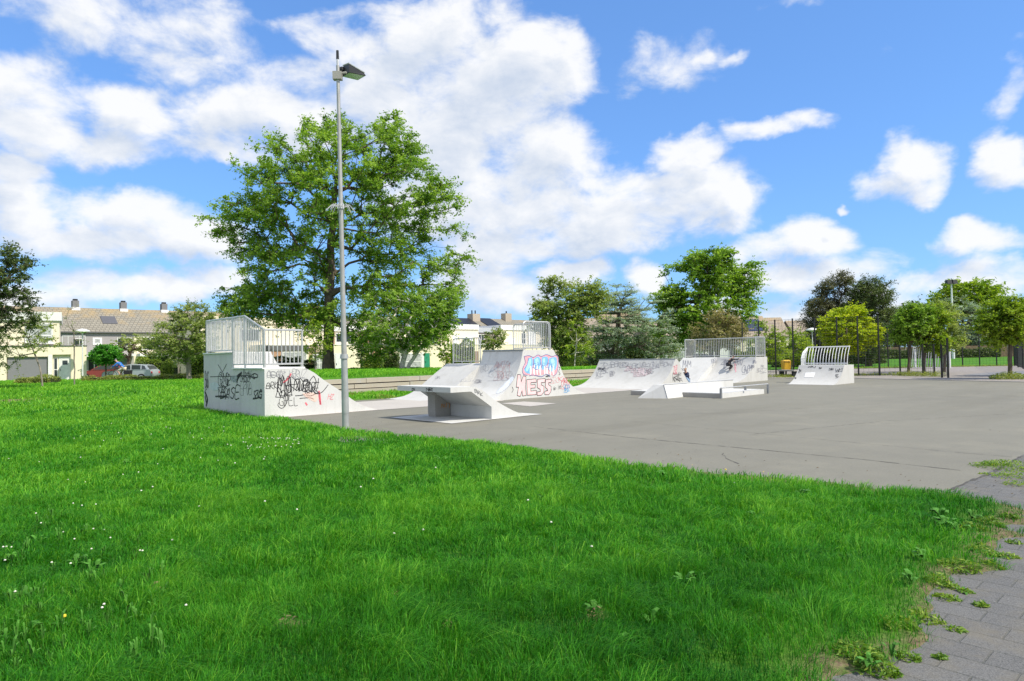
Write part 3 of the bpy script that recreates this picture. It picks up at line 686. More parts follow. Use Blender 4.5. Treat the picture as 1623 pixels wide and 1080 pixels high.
for l in HE: fillpoly(m_, fD, l, c7, 0, .001, False)
m_.build('pink_letters', plain('pale_pink_spray', (.78,.54,.55), .7), tD)
m_ = MB()
for l in HE: strokes(m_, fD, [l+[l[0]]], .020, c7, False, lift=.004)

strokes(m_, fD, [[(760,590),(775,600),(760,640),(775,670),(760,680)],[(230,820),(240,850),(225,880)]], .02, c7); scrib(m_, fD, 615, 820, 670, 860, .010, 51, c7, 3); scrib(m_, fD, 700, 815, 725, 850, .010, 52, c7, 2); scrib(m_, fD, 750, 790, 785, 835, .010, 53, c7, 2); scrib(m_, fD, 610, 680, 650, 700, .014, 54, c7, 2)
m_.build('black_outline', BLACKP, tD)
m_ = MB(); scrib(m_, fD, 760, 700, 850, 770, .014, 55, c7, 4); scrib(m_, fD, 780, 740, 870, 830, .014, 56, c7, 4); scrib(m_, fD, 620, 700, 760, 790, .007, 57, c7, 6); m_.build('red_marks', REDP, tD)
m_ = MB(); scrib(m_, fD, 820, 790, 880, 870, .025, 58, c7, 4); m_.build('blue_marks', BLUEP, tD)
fDc = Face('C', 0, DL)
m_ = MB(); word(m_, fDc, 'ANTIFA', 25, 600, 200, 530, .014, c7, .3, 4); word(m_, fDc, 'NO', 60, 710, 130, 660, .012, c7, .3, 6); scrib(m_, fDc, 900, 190, 1000, 300, .010, 59, (600,540,4.918), 4); m_.build('faded_red_tags', plain('faded_red', (.50,.27,.27), .7), tD)
m_ = MB(); scrib(m_, fDc, 800, 190, 850, 250, .010, 60, (600,540,4.918), 4); scrib(m_, fDc, 860, 240, 1060, 310, .008, 61, (600,540,4.918), 8); scrib(m_, fDc, 752, 305, 800, 330, .016, 62, (600,540,4.918), 4); m_.build('faded_tags', GREYP, tD)
m_ = MB(); fillpoly(m_, fDc, [(1040,280),(1055,300),(1000,370),(930,415),(925,395),(990,330)], (600,540,4.918)); m_.build('pale_patch', plain('pale_overpaint', (.62,.66,.74), .7), tD)

# --- C: low bank beyond it
CL = cat([(14.6,.006),(15.1,.03),(15.55,.10),(16.05,.30),(16.5,.60),(17.05,.96),(17.62,1.31)], 4)
tC = thing('low_bank_ramp', 'lower plain concrete bank with railing, joined to the far end of the graffiti ramp', 'skate ramp', P3(18, 21.6, 0))
extr([(14.6,-.1)]+CL+[(19.3,1.31),(19.9,.8),(20.6,.3),(21.4,.006),(21.4,-.1)], 20.524, 22.78).build('ramp_body', CONC2, tC, 25)
m_ = MB(); roundrail(m_, (17.74,22.50), (17.74,20.76), 1.31, 2.34, 16, 3, .10); m_.build('railing', GALV, tC)
fC = Face('C', 0, CL); m_ = MB(); scrib(m_, fC, 640, 300, 740, 320, .010, 63, (600,540,4.918), 4); scrib(m_, fC, 440, 275, 480, 300, .010, 64, (600,540,4.918), 3); m_.build('faded_tags', GREYP, tC)

# --- E: wide curved ramp in the middle
EL = cat([(24.8,.006),(25.4,.03),(25.95,.13),(26.4,.32),(26.82,.64),(27.12,1.0),(27.32,1.31)], 4)
ER = cat([(27.46,1.31),(27.62,1.15),(27.92,.70),(28.3,.28),(28.6,.10),(29.0,.006)], 4)
tE = thing('wide_spine_ramp', 'wide low concrete spine ramp with curved faces and faded pink and grey scrawls, mid park', 'skate ramp', P3(27.2, 20.3, 0))
extr([(24.8,-.1)]+EL+ER+[(29.0,-.1)], 18.0, 22.55).build('ramp_body', CONC2, tE, 25)
m_ = MB(); m_.bar(P3(27.33,18.0,1.31), P3(27.33,22.55,1.31), .03, 8); m_.build('coping', STEEL, tE)
c4 = (900, 500, 4.774); fE = Face('C', 0, EL); fEs = Face('V', 18.0)
m_ = MB()
for i, (a, b, c, d) in enumerate([(250,360,330,400),(330,350,400,395),(395,350,460,390),(460,365,540,400),(540,350,610,390),(620,350,690,400),(700,345,780,390),(250,400,300,440),(210,420,260,470),(590,400,640,440),(320,425,350,460)]): scrib(m_, fE, a, b, c, d, .016, 70+i, c4, 4)
m_.build('faded_tags', GREYP, tE)
m_ = MB(); word(m_, fE, 'SMOKE', 225, 415, 285, 398, .022, c4, .1, 5); m_.build('black_tags', BLACKP, tE)
m_ = MB()
for i, (a, b, c, d) in enumerate([(480,400,560,430),(500,430,590,460),(540,405,620,450),(430,390,480,420)]): scrib(m_, fE, a, b, c, d, .05, 90+i, c4, 4)
m_.build('faded_pink_piece', plain('faded_pink', (.56,.47,.48), .7), tE)
m_ = MB()
for i, (a, b, c, d) in enumerate([(795,440,820,500),(820,430,850,460),(830,470,860,505),(800,470,840,500)]): scrib(m_, fEs, a, b, c, d, .02, 100+i, c4, 3)
m_.build('black_tags', BLACKP, tE)
m_ = MB(); scrib(m_, fEs, 800, 380, 825, 440, .04, 105, c4, 4); m_.build('pink_tags', PINKP, tE)

# --- F: far quarter pipe with long railing
FQ = cat([(32.1,.006),(32.6,.05),(33.1,.15),(33.6,.36),(34.05,.68),(34.38,1.0),(34.57,1.30)], 4)
FB = [(32.35,.006),(32.6,.10),(34.57,1.30)]
tF = thing('far_quarter_pipe', 'farthest concrete quarter pipe with a long railing and a child on its face', 'skate ramp', P3(34.5, 20, 0))
extr([(32.1,-.1)]+FQ+[(35.85,1.30),(35.85,-.1)], 17.75, 20.05).build('curved_section', CONC2, tF, 25)
extr([(32.35,-.1)]+FB+[(35.85,1.30),(35.85,-.1)], 20.053, 22.25).build('bank_section', CONC, tF, 25)
m_ = MB(); rail(m_, (35.76,22.15), (35.76,17.85), 1.30, 2.37, 40, .014, .026); m_.build('back_railing', GALV, tF)
m_ = MB(); rail(m_, (34.70,17.82), (35.75,17.82), 1.30, 2.37, 9, .014, .03); m_.build('side_railing', GALV, tF)
m_ = MB(); rail(m_, (34.70,22.18), (35.70,22.18), 1.30, 2.35, 9, .014, .028); m_.build('side_railing', GALV, tF)
fF = Face('C', 0, FQ); fFb = Face('C', 0, FB); fFs = Face('V', 17.75)
m_ = MB()
for i, (a, b, c, d) in enumerate([(1160,335,1220,370),(1260,325,1320,380),(1320,370,1370,440),(1400,340,1425,365),(1385,380,1410,400),(1180,340,1200,400),(1375,375,1400,400)]): scrib(m_, fF, a, b, c, d, .022, 110+i, c4, 4)
for i, (a, b, c, d) in enumerate([(1430,400,1450,430),(1455,400,1495,435),(1460,375,1480,400)]): scrib(m_, fFs, a, b, c, d, .018, 120+i, c4, 3)
for i, (a, b, c, d) in enumerate([(870,340,925,400),(1090,330,1130,360),(850,400,880,420)]): scrib(m_, fFb, a, b, c, d, .020, 130+i, c4, 4)
m_.build('grey_tags', GREYP, tF)
m_ = MB(); strokes(m_, fF, [[(1262,365),(1272,400),(1268,430)],[(1275,370),(1262,400),(1275,425)]], .035, c4); m_.build('pink_marks', PINKP, tF)

# --- G: pyramid with ledge, pad and grind rail
tG = thing('pyramid_ledge', 'low concrete pyramid with a long waist-low ledge running away from it', 'skate obstacle', P3(22.5, 14, 0))
g1, g2 = uv(*G(1036,610,.47)), uv(*G(1052,610.4,.47)); g3 = uv(*G(1166,603,.47)); b1, b2 = uv(*G(1011,631.5)), uv(*G(1058,632)); b3 = uv(*G(1093,628))
wv = max(.35, g1[1]-g2[1])
bb = [P3(b1[0],b1[1],.0),P3(b2[0],b2[1],.0),P3(21.9,b2[1]+.02,.0),P3(21.9,b1[1]+.3,.0)]
tt = [P3(g1[0],g1[1],.47),P3(g2[0],g2[1],.47),P3(21.9,g2[1],.47),P3(21.9,g1[1],.47)]
mb = MB(); mb.hexa(bb+tt); mb.build('pyramid', CONC, tG)
mb = MB(); mb.ubox(21.88, 25.26, g2[1]-.02, g2[1]+wv, -.02, .468); mb.build('ledge', CONC, tG)
mb = MB(); mb.bar(P3(g2[0],g2[1],.472), P3(25.26,g2[1]-.02,.472), .012, 5); mb.bar(tt[1], bb[1], .012, 5); mb.build('steel_edge', STEEL, tG)
tP = thing('manual_pad', 'low flat concrete pad beside the pyramid and under the grind rail', 'skate obstacle', P3(23, 14, 0))
mb = MB(); mb.ubox(21.44, 24.53, 12.30, g2[1]-.03, -.02, .172); mb.ubox(21.44, 24.53, g2[1]+wv+.01, 16.15, -.02, .172); mb.build('pad', CONC, tP)
mb = MB(); mb.ubox(21.415, 21.438, 12.29, 16.15, .002, .150); mb.build('painted_shade_end', CONCD, tP)  # added facing, coloured darker to stand for shade on the unlit end
tR = thing('grind_rail', 'thin grey steel grind rail on posts along the edge of the low pad', 'grind rail', P3(23, 12.4, 0))
mb = MB(); mb.bar(P3(21.3,12.24,.36), P3(24.72,12.24,.36), .022, 8); mb.build('rail', GALV, tR)
for u_, zb in ((21.3, 0), (23.0, .21), (24.72, 0)):
    mb = MB(); mb.ubox(u_-.035, u_+.035, 12.21, 12.27, zb, .345); mb.build('post', STEEL, tR)

# --- H: small quarter pipe on the right
HQ = cat([(32.0,.006),(32.35,.05),(32.75,.22),(33.08,.48),(33.28,.70),(33.40,.88)], 4)
tH = thing('small_quarter_pipe', 'small concrete quarter pipe at right with a cage of curved white railing bars', 'skate ramp', P3(33.4, 13.8, 0))
extr([(32.0,-.1)]+HQ+[(34.55,.88),(34.55,-.1)], 12.75, 14.9).build('ramp_body', CONC2, tH, 25)
mb = MB()
def bentbar(u_, v_, r=.015):
    return [P3(u_+.34*(t**2), v_, .88+.88*t) for t in (0, .25, .5, .75, 1)]
for i in range(15): mb.path(bentbar(34.02, 12.85+i*(2.0/14)), .016, 5)
mb.bar(P3(34.36,12.83,1.76), P3(34.36,14.87,1.76), .03, 7); mb.bar(P3(34.02,12.83,.96), P3(34.02,14.87,.96), .022, 6)
for i in range(4):
    mb.path([P3(34.02-.12*i, 14.88, 0), P3(34.02-.12*i, 14.9, 1.2), P3(34.15-.1*i, 14.9, 1.5), P3(34.36, 14.88, 1.76)], .02, 5)
mb.build('curved_railing', plain('white_railing', (.74,.75,.76), .45, .1), tH)
fH = Face('C', 0, HQ); c67 = (1180, 480, 6.75); fHs = Face('V', 12.75)
m_ = MB()
for i, (a, b, c, d) in enumerate([(680,675,745,698),(905,700,945,722),(975,700,1035,740),(580,715,600,750),(975,765,1000,805),(535,800,555,815),(800,692,820,706)]): scrib(m_, fH, a, b, c, d, .016, 140+i, c67, 3)
m_.build('grey_tags', BLACKP, tH)
m_ = MB(); fillpoly(m_, fH, [(655,750),(760,748),(740,800),(640,798)], c67, smooth=False); m_.build('white_patch', WHITEP, tH)
# ------------------------------------------------------------------ lamp post near the lawn edge
def lamp_near():
    b = Vector(G(548, 680) + (0.0,)); t = thing('floodlight_pole', 'tall thin grey lamp pole at the lawn edge with one floodlight and a spike ring', 'lamp post', tuple(b))
    top = Vector(A(535, 88, b.y)); at = lambda z: b+(top-b)*(z/top.z)
    m_ = MB(); m_.bar(b-Vector((0,0,.1)), at(1.62), .079, 14, .072, m=0); m_.bar(at(1.60), at(1.70), .098, 14, .083); m_.bar(at(.35), at(.95), .082, 14, .080); m_.build('lower_pole', POLE, t, 40)
    m_ = MB(); m_.bar(at(1.70), at(5.0), .062, 14, .052); m_.bar(at(5.0), at(8.35), .050, 12, .038); m_.build('upper_pole', plain('upper_pole_metal', (.38,.375,.36), .45, .3, .15, 4), t, 40)
    m_ = MB(); m_.bar(at(8.3), at(8.52), .030, 8, .026); m_.build('pole_tip', GALV, t); m_ = MB(); m_.bar(at(8.50), at(8.70), .034, 8, .03); m_.build('cap', DARK, t)
    m_ = MB(); c = at(5.08); m_.bar(at(5.03), at(5.13), .075, 12)
    rr = random.Random(3)
    for k in range(16):
        a = k*2*math.pi/16+rr.uniform(-.1, .1); d = Vector((math.cos(a), math.sin(a), 0)); L = rr.uniform(.26, .36)
        m_.path([c+d*.06, c+d*.2+Vector((0,0,.04)), c+d*L-Vector((0,0,.09))], .008, 4)
    m_.build('spike_ring', GALV, t)
    m_ = MB(); h = at(8.12); m_.box(h.x-.11, h.x+.09, h.y-.07, h.y+.07, h.z-.10, h.z+.08); m_.bar(h+Vector((-.12,0,.02)), h+Vector((.2,-.02,.06)), .03, 6); m_.build('bracket', CONCD, t)
    # floodlight head, tipped towards the court
    nl_, nr_, fr_, fl_ = (Vector(A(*q)) for q in ((553,114.5,15.60),(580,120,15.52),(567,127.5,15.80),(541.5,121.5,15.90)))
    t0, t1, t2, t3 = (Vector(A(*q)) for q in ((553,101.5,15.66),(577,116,15.60),(566,121,15.80),(544,105,15.88)))
    m_ = MB(); m_.hexa([nl_, nr_, fr_, fl_, t0, t1, t2, t3]); hd = m_.build('lamp_head', plain('lamp_housing', (.040,.041,.043), .5, .3), t)
    c_ = (nl_+nr_+fr_+fl_)/4; m_ = MB(); m_.face([q+(c_-q)*.10-Vector((0,0,.006)) for q in (nl_, nr_, fr_, fl_)])
    gm, gt, gb = mat_new('lamp_glass'); gb.inputs['Base Color'].default_value = (.42,.52,.40,1); gb.inputs['Roughness'].default_value = .15; m_.build('glass', gm, hd)
    u_ = Vector((0,0,.022)); c_ = (t0+t1+t2+t3)/4; m_ = MB(); q4 = [q+(q-c_)*.06 for q in (t0, t1, t2, t3)]; m_.hexa([q+Vector((0,0,.003)) for q in q4]+[q+u_ for q in q4]); m_.build('top_cover', plain('pale_cover', (.50,.50,.47), .6, 0, .4, 14), hd)
    m_ = MB(); m_.lathe(tuple(t3.lerp(fl_, .5)+Vector((-.005,-.02,0))), [(.02,-.05),(.09,-.04),(.10,.02),(.05,.06)], 12, 'X'); m_.build('end_cap', DARK, hd)
lamp_near()
def lamp_far():
    x, y, z = A(1511, 567, 100); t = thing('floodlight_mast', 'distant white floodlight mast with twin dark lamps standing in the sports field', 'lamp post', (x, y, 0))
    tx, ty, tz = A(1508, 450, 100)
    m_ = MB(); m_.bar((x,y,-.5), (x,y,3.5), .22, 10); m_.bar((x,y,3.5), (tx,y,tz), .13, 8, .10); m_.build('pole', plain('white_mast', (.72,.74,.75), .5), t, 40)
    for s in (-.42, .42):
        m_ = MB(); m_.hexa([(tx+s-.36,y-.35,tz-.05),(tx+s+.36,y-.35,tz-.05),(tx+s+.36,y+.3,tz+.1),(tx+s-.36,y+.3,tz+.1),(tx+s-.3,y-.2,tz+.55),(tx+s+.3,y-.2,tz+.55),(tx+s+.3,y+.3,tz+.6),(tx+s-.3,y+.3,tz+.6)]); m_.build('lamp_head', DARK, t)
    m_ = MB(); m_.bar((tx-.5,y,tz), (tx+.5,y,tz), .05, 6); m_.bar((tx,y,tz), (tx,y,tz+.8), .04, 6); m_.build('crossbar', DARK, t)
lamp_far()
def street_lamp(px, pyb, pyt, D, label):
    x, y, z = A(px, pyb, D); _, _, zt = A(px, pyt, D)
    t = thing('street_lamp', label, 'street lamp', (x, y, z), 'street lamps by the houses')
    m_ = MB(); m_.bar((x,y,z), (x,y,zt-.1), .055, 8, .04); m_.build('pole', plain('lamp_pole_white', (.66,.67,.67), .5), t, 40)
    m_ = MB(); m_.lathe((x,y,zt-.15), [(.08,0),(.14,.05),(.55,.16),(.50,.26),(.2,.36),(.03,.4)], 14); m_.build('lamp_shade', plain('lamp_shade_white', (.72,.73,.72), .4), t, 40)
street_lamp(131, 596, 526, 56, 'grey street lamp with round white shade beside the garage of the cream house')
street_lamp(1289, 590, 524, 62, 'white street lamp with round shade seen between the dark conifers and the tall fence')

# ------------------------------------------------------------------ fences of the ball court
WIRE = plain('fence_wire', (.03,.034,.034), .5, .2)
def fence(name, label, posts, H, dv=.20, dh=.25, pr=.035, z0=0.0, group=None, wr=.0055):
    """posts: list of ground points (x, y)"""
    c = posts[len(posts)//2]; t = thing(name, label, 'fence', (c[0], c[1], 0), group)
    for (x, y) in posts:
        m_ = MB(); m_.box(x-pr, x+pr, y-pr, y+pr, z0-.1, z0+H); m_.build('post', DARK, t)
    for (a, b) in zip(posts[:-1], posts[1:]):
        a = Vector((*a, 0)); b = Vector((*b, 0)); L = (b-a).length; m_ = MB(); n = int(L/dh)
        for i in range(1, n):
            p = a.lerp(b, i/n); m_.bar(p+Vector((0,0,z0+.06)), p+Vector((0,0,z0+H-.05)), wr, 3, caps=False)
        k = int(H/dv)
        for i in range(k+1):
            z = z0+.06+(H-.11)*i/k; m_.bar(a+Vector((0,0,z)), b+Vector((0,0,z)), wr*(1.6 if i in (0, k) else 1), 3, caps=False)
        m_.build('wire_panel', WIRE, t)
    return t
FZ = 3.65
tall = [A(1178,590,48)[:2], A(1204,590,46)[:2], A(1230,590,44.6)[:2], A(1258,590,43.3)[:2], A(1293,590,42.4)[:2], A(1328,590,42)[:2], A(1361,595,41.6)[:2], A(1394,595,41.3)[:2]]
fence('tall_wire_fence', 'tall black wire mesh fence with posts, running behind the small quarter pipe', tall, FZ)
low = [A(1394.5,595,41.25)[:2], A(1427,595,41)[:2], A(1463,595,40.3)[:2], A(1481,595,38.8)[:2], A(1493,595,37)[:2]]
fence('low_wire_fence', 'low black wire fence in front of the round green trees, ending at the gate', [low[0], low[1], low[2], low[3]], 1.85)
# gate left open
x, y = low[4]; gx, gy = A(1503,599,36.6)[:2]
tg = thing('open_gate', 'open black mesh gate with thick posts at the end of the low fence', 'gate', (x, y, 0))
for (a, b, h) in ((x, y, 1.80), (gx, gy, 2.15)):
    m_ = MB(); m_.box(a-.038, a+.038, b-.038, b+.038, -.1, h); m_.build('post', DARK, tg)
m_ = MB(); m_.path([(x,y,.1),(x,y,1.7),(gx,gy,1.7),(gx,gy,.1),(x,y,.1)], .02, 4)
for i in range(1, 9): m_.bar((x+(gx-x)*i/9, y+(gy-y)*i/9, .1), (x+(gx-x)*i/9, y+(gy-y)*i/9, 1.7), .006, 3)
m_.build('gate_leaf', WIRE, tg)
far = [A(px_, 583, 57.6)[:2] for px_ in (1300, 1336, 1372, 1408, 1440, 1472, 1499, 1526, 1553, 1580, 1608)]
fence('rear_wire_fence', 'tall thin black wire fence along the far side of the paved court, before the field', far, FZ, .2, .25, .035)
rt = [A(1608.5,583,57.5)[:2], A(1614,585,53)[:2], A(1622,586,49)[:2], A(1640,588,44)[:2], A(1665,590,38)[:2]]
fence('side_fence', 'tall dark fence closing the right side of the paved court', rt, FZ-.4, .2, .15, .035)

# ------------------------------------------------------------------ goal, bin, bench
def goal():
    a = Vector(G(1451, 583.5)+(0,)); b = Vector(G(1506, 584)+(0,)); t = thing('sports_goal', 'white metal goal with slanting bars standing at the edge of the sports field', 'goal', tuple((a+b)/2))
    wm = plain('white_goal_paint', (.78,.79,.80), .45)
    m_ = MB(); h = 1.9; up_ = Vector((0,0,h)); back = Vector((.25,1.0,0))
    m_.path([a, a+up_, b+up_, b], .06, 8); m_.build('front_frame', wm, t)
    m_ = MB(); m_.path([a, a+back, b+back, b], .03, 6); m_.bar(a+back, a+up_+back*.3, .03); m_.bar(b+back, b+up_+back*.3, .03); m_.bar(a+up_+back*.3, b+up_+back*.3, .03); m_.bar(a+up_, a+up_+back*.3, .03); m_.bar(b+up_, b+up_+back*.3, .03); m_.build('rear_frame', wm, t)
    m_ = MB()
    for i in range(1, 14):
        s = a.lerp(b, i/14); m_.bar(s+back, s+up_+back*.3-Vector((.1,0,0)), .030, 5)
    m_.build('back_bars', wm, t)
goal()
def wbin():
    x, y, _ = A(1246, 590, 43.8); t = thing('litter_bin', 'yellow litter bin with a black slot beside the small quarter pipe', 'bin', (x, y, .2))
    ym = plain('yellow_plastic', (.62,.36,.02), .45)
    m_ = MB(); m_.hexa([(x-.21,y-.18,.30),(x+.21,y-.18,.30),(x+.21,y+.18,.30),(x-.21,y+.18,.30),(x-.25,y-.2,.86),(x+.25,y-.2,.86),(x+.25,y+.2,.86),(x-.25,y+.2,.86)]); m_.build('body', ym, t)
    m_ = MB(); m_.hexa([(x-.26,y-.21,.93),(x+.26,y-.21,.93),(x+.26,y+.21,.93),(x-.26,y+.21,.93),(x-.18,y-.12,1.02),(x+.18,y-.12,1.02),(x+.18,y+.15,1.02),(x-.18,y+.15,1.02)]); m_.box(x-.25,x-.2,y-.2,y+.2,.86,.93); m_.box(x+.2,x+.25,y-.2,y+.2,.86,.93); m_.build('lid', ym, t)
    m_ = MB(); m_.box(x-.199,x+.199,y-.17,y+.17,.862,.928); m_.build('slot', DARK, t)
    m_ = MB(); m_.box(x-.04,x+.04,y-.02,y+.06,-.1,.30); m_.build('post', DARK, t)
wbin()
def bench():
    a = Vector(A(1236, 592, 42.3)); b = Vector(A(1262, 592, 41.2)); a.z = b.z = 0
    t = thing('concrete_bench', 'low grey bench half hidden behind the small quarter pipe under the yellow bin', 'bench', tuple(a))
    d = (b-a).normalized(); n = Vector((-d.y, d.x, 0))*.2
    m_ = MB(); m_.hexa([a-n+Vector((0,0,.36)), b-n+Vector((0,0,.36)), b+n+Vector((0,0,.36)), a+n+Vector((0,0,.36)), a-n+Vector((0,0,.44)), b-n+Vector((0,0,.44)), b+n+Vector((0,0,.44)), a+n+Vector((0,0,.44))]); m_.build('seat', CONCD, t)
    for f in (.12, .88):
        c = a.lerp(b, f); e = d*.06; m_ = MB(); m_.hexa([c-n*.8-e, c-n*.8+e, c+n*.8+e, c+n*.8-e]+[q+Vector((0,0,.36)) for q in (c-n*.8-e, c-n*.8+e, c+n*.8+e, c+n*.8-e)]); m_.build('leg', DARK, t)
bench()

# ------------------------------------------------------------------ houses
def stucco(name, c): 
    m, t, b = mat_new(name); n = noise(t, .5, 6, .6); n2 = noise(t, 5, 5, .6, stretch=(1,1,.3))
    col = ramp(t, n, [(.3, tuple(x*.93 for x in c)), (.7, c)]); col = mixc(t, mth(t, 'MULTIPLY', ramp(t, n2, [(.5,(0,0,0)),(.75,(1,1,1))]), .18), col, tuple(x*.6 for x in c))
    t.links.new(col, b.inputs['Base Color']); b.inputs['Roughness'].default_value = .9; bump(t, b, noise(t, 30, 3), .2, .01); return m
CREAM = stucco('cream_render', (.84,.75,.57)); WHITE = stucco('white_board', (.76,.76,.75)); GREYW = stucco('grey_brick_paint', (.36,.34,.345)); BROWNW = stucco('brown_brick', (.215,.185,.16)); ORANGEW = stucco('orange_brick', (.50,.30,.19)); GREYF = stucco('grey_fascia', (.42,.44,.48))
def rooftile(name, c, ang):
    m, t, b = mat_new(name); g = NN(t, 'ShaderNodeNewGeometry'); mp = NN(t, 'ShaderNodeMapping'); mp.inputs['Rotation'].default_value = (0, 0, ang); t.links.new(g.outputs['Position'], mp.inputs['Vector'])
    sp = NN(t, 'ShaderNodeSeparateXYZ'); t.links.new(mp.outputs[0], sp.inputs[0]); cb = NN(t, 'ShaderNodeCombineXYZ'); t.links.new(sp.outputs[0], cb.inputs[0]); t.links.new(mth(t, 'MULTIPLY', sp.outputs[2], 1.5), cb.inputs[1])
    br = NN(t, 'ShaderNodeTexBrick'); br.offset = .5; t.links.new(cb.outputs[0], br.inputs['Vector']); br.inputs['Scale'].default_value = 1; br.inputs['Brick Width'].default_value = .42; br.inputs['Row Height'].default_value = .36; br.inputs['Mortar Size'].default_value = .035; br.inputs['Mortar Smooth'].default_value = .4
    br.inputs['Color1'].default_value = (*c, 1); br.inputs['Color2'].default_value = (*tuple(x*.86 for x in c), 1); br.inputs['Mortar'].default_value = (*tuple(x*.45 for x in c), 1)
    lich = ramp(t, mth(t, 'ADD', noise(t, .55, 6, .7), mth(t, 'MULTIPLY', mth(t, 'SUBTRACT', sp.outputs[2], 6.6), .11)), [(.52,(0,0,0)),(.72,(1,1,1))])
    col = mixc(t, mth(t, 'MULTIPLY', lich, .55), br.outputs['Color'], (.40,.27,.10))
    t.links.new(col, b.inputs['Base Color']); b.inputs['Roughness'].default_value = .85; bump(t, b, mth(t, 'SUBTRACT', 0.0, br.outputs['Fac']), .5, .03); return m
ROOFU = rooftile('roof_tiles', (.265,.245,.20), -(math.pi/2-TH)); ROOFX = rooftile('tan_roof_tiles', (.36,.30,.235), 0)
gm_, gt_, gb_ = mat_new('window_glass'); gb_.inputs['Base Color'].default_value = (.035,.045,.05,1); gb_.inputs['Roughness'].default_value = .08
GLASS = gm_; FRAME = plain('white_frame', (.74,.74,.73), .5); CURT = plain('curtained_glass', (.42,.44,.44), .25, 0, .35, 3); SOLAR = plain('solar_panel', (.012,.014,.022), .5)
CHIM = stucco('chimney_brick', (.20,.20,.21)); TRIM = plain('grey_trim', (.13,.13,.135), .6)

class Fr:
    """local frame for a house: p(a, b, z), a along the facade, b into the house"""
    def __init__(s, o, ang): s.o = o; s.c = math.cos(ang); s.s = math.sin(ang)
    def p(s, a, b, z): return (s.o[0]+a*s.c-b*s.s, s.o[1]+a*s.s+b*s.c, z)
    def box(s, mb, a0, a1, b0, b1, z0, z1, m=0):
        q = [(a0,b0),(a1,b0),(a1,b1),(a0,b1)]; mb.hexa([s.p(a, b, z0) for a, b in q]+[s.p(a, b, z1) for a, b in q], m)
    def one(s, name, mat, parent, *a): mb = MB(); s.box(mb, *a); return mb.build(name, mat, parent)
    def window(s, parent, a0, a1, z0, z1, b=0, glass=None, bars=(), hbars=(), fw=.07, frame=None):
        mb = MB(); f = b-.05
        s.box(mb, a0, a1, f, b+.04, z0, z0+fw); s.box(mb, a0, a1, f, b+.04, z1-fw, z1); s.box(mb, a0, a0+fw, f, b+.04, z0+fw, z1-fw); s.box(mb, a1-fw, a1, f, b+.04, z0+fw, z1-fw)
        for x in bars: s.box(mb, x-fw*.4, x+fw*.4, f+.01, b+.03, z0+fw, z1-fw)
        for z in hbars: s.box(mb, a0+fw, a1-fw, f+.012, b+.03, z-fw*.4, z+fw*.4)
        w = mb.build('window', frame or FRAME, parent)
        s.one('pane', glass or GLASS, w, a0+fw, a1-fw, b-.015, b+.02, z0+fw, z1-fw); return w
    def door(s, parent, a0, a1, z0, z1, b, mat, glass=None):
        d = s.one('door', mat, parent, a0, a1, b-.04, b+.03, z0, z1)
        s.one('handle', DARK, d, a0+.08, a0+.12, b-.09, b-.04, z0+.95, z0+1.15)
        if glass: s.one('door_window', GLASS, d, *glass[:2], b-.055, b-.04, *glass[2:])
        return d
    def gable(s, mb, a0, a1, b0, b1, ze, zr, th=.14, over=.25):
        bm = (b0+b1)/2; q = [(b0-over, ze-.1), (bm, zr), (b1+over, ze-.1)]
        vs = [s.p(a, b, z) for a in (a0, a1) for b, z in q]+[s.p(a, b, z-th) for a in (a0, a1) for b, z in q]
        mb.poly(vs, [(0,1,4,3),(1,2,5,4),(6,9,10,7),(7,10,11,8),(0,3,9,6),(2,8,11,5),(0,6,7,1),(1,7,8,2),(3,4,10,9),(4,5,11,10)])
    def gwall(s, mb, a, b0, b1, ze, zr, th=.1):
        bm = (b0+b1)/2; mb.poly([s.p(a,b0,ze),s.p(a,b1,ze),s.p(a,bm,zr-.16),s.p(a+th,b0,ze),s.p(a+th,b1,ze),s.p(a+th,bm,zr-.16)], [(0,1,2),(5,4,3),(0,3,4,1),(1,4,5,2),(2,5,3,0)])

# left house with garage
class FrPx(Fr):
    """frame on a facade through (-36.2, 58) whose a-coordinate runs with the photo's columns (7.45 = px 136)"""
    def p(s, a, b, z):
        px = a/.0548; k = (px-W0/2)/F0*1.0-.0; k = k if px < 400 else k
        # facade line: Q + e*t with x/y = k
        ex, ey = s.c, s.s; qx, qy = s.o; t = (k*qy-qx)/(ex-k*ey)
        return (qx+ex*t-b*s.s, qy+ey*t+b*s.c, z)
f = FrPx((-36.2, 58.0), R(33)); h = thing('garage_house', 'cream two storey house at the left edge with grey garage shutter and white door', 'house', (-40, 55, 0))
mb = MB(); f.box(mb, -4, .55, 0, 9, -.2, 3.05); f.box(mb, .55, 4.15, .01, 9, 2.2, 3.05); f.box(mb, .55, 4.15, .3, 9, -.2, 2.2); f.box(mb, 4.15, 4.55, 0, 9, -.2, 3.05); f.box(mb, 4.55, 6.2, .30, 9, -.2, 2.35); f.box(mb, 4.55, 6.2, .01, 9, 2.35, 3.05); f.box(mb, 6.2, 7.5, 0, 9, -.2, 3.05); mb.build('ground_floor', CREAM, h)
f.one('parapet_cap', TRIM, h, -4.05, 7.56, -.05, 9.05, 3.05, 3.12)
f.one('upper_floor', CREAM, h, -4, 5.15, .6, 9, 3.12, 5.45); f.one('fascia', WHITE, h, -4.1, 5.35, .45, 9.1, 5.2, 5.92)
f.window(h, 2.1, 4.55, 3.35, 5.0, .6, CURT, (3.3,), (3.95,), .12)
f.one('window_sill', FRAME, h, 2.0, 4.65, .42, .6, 3.24, 3.34)
g_ = f.one('garage_shutter', plain('grey_shutter', (.20,.20,.215), .6, 0, .05), h, .62, 4.08, .18, .28, .28, 2.12); f.one('shutter_frame', FRAME, h, .45, 4.3, .14, .30, .02, .26)
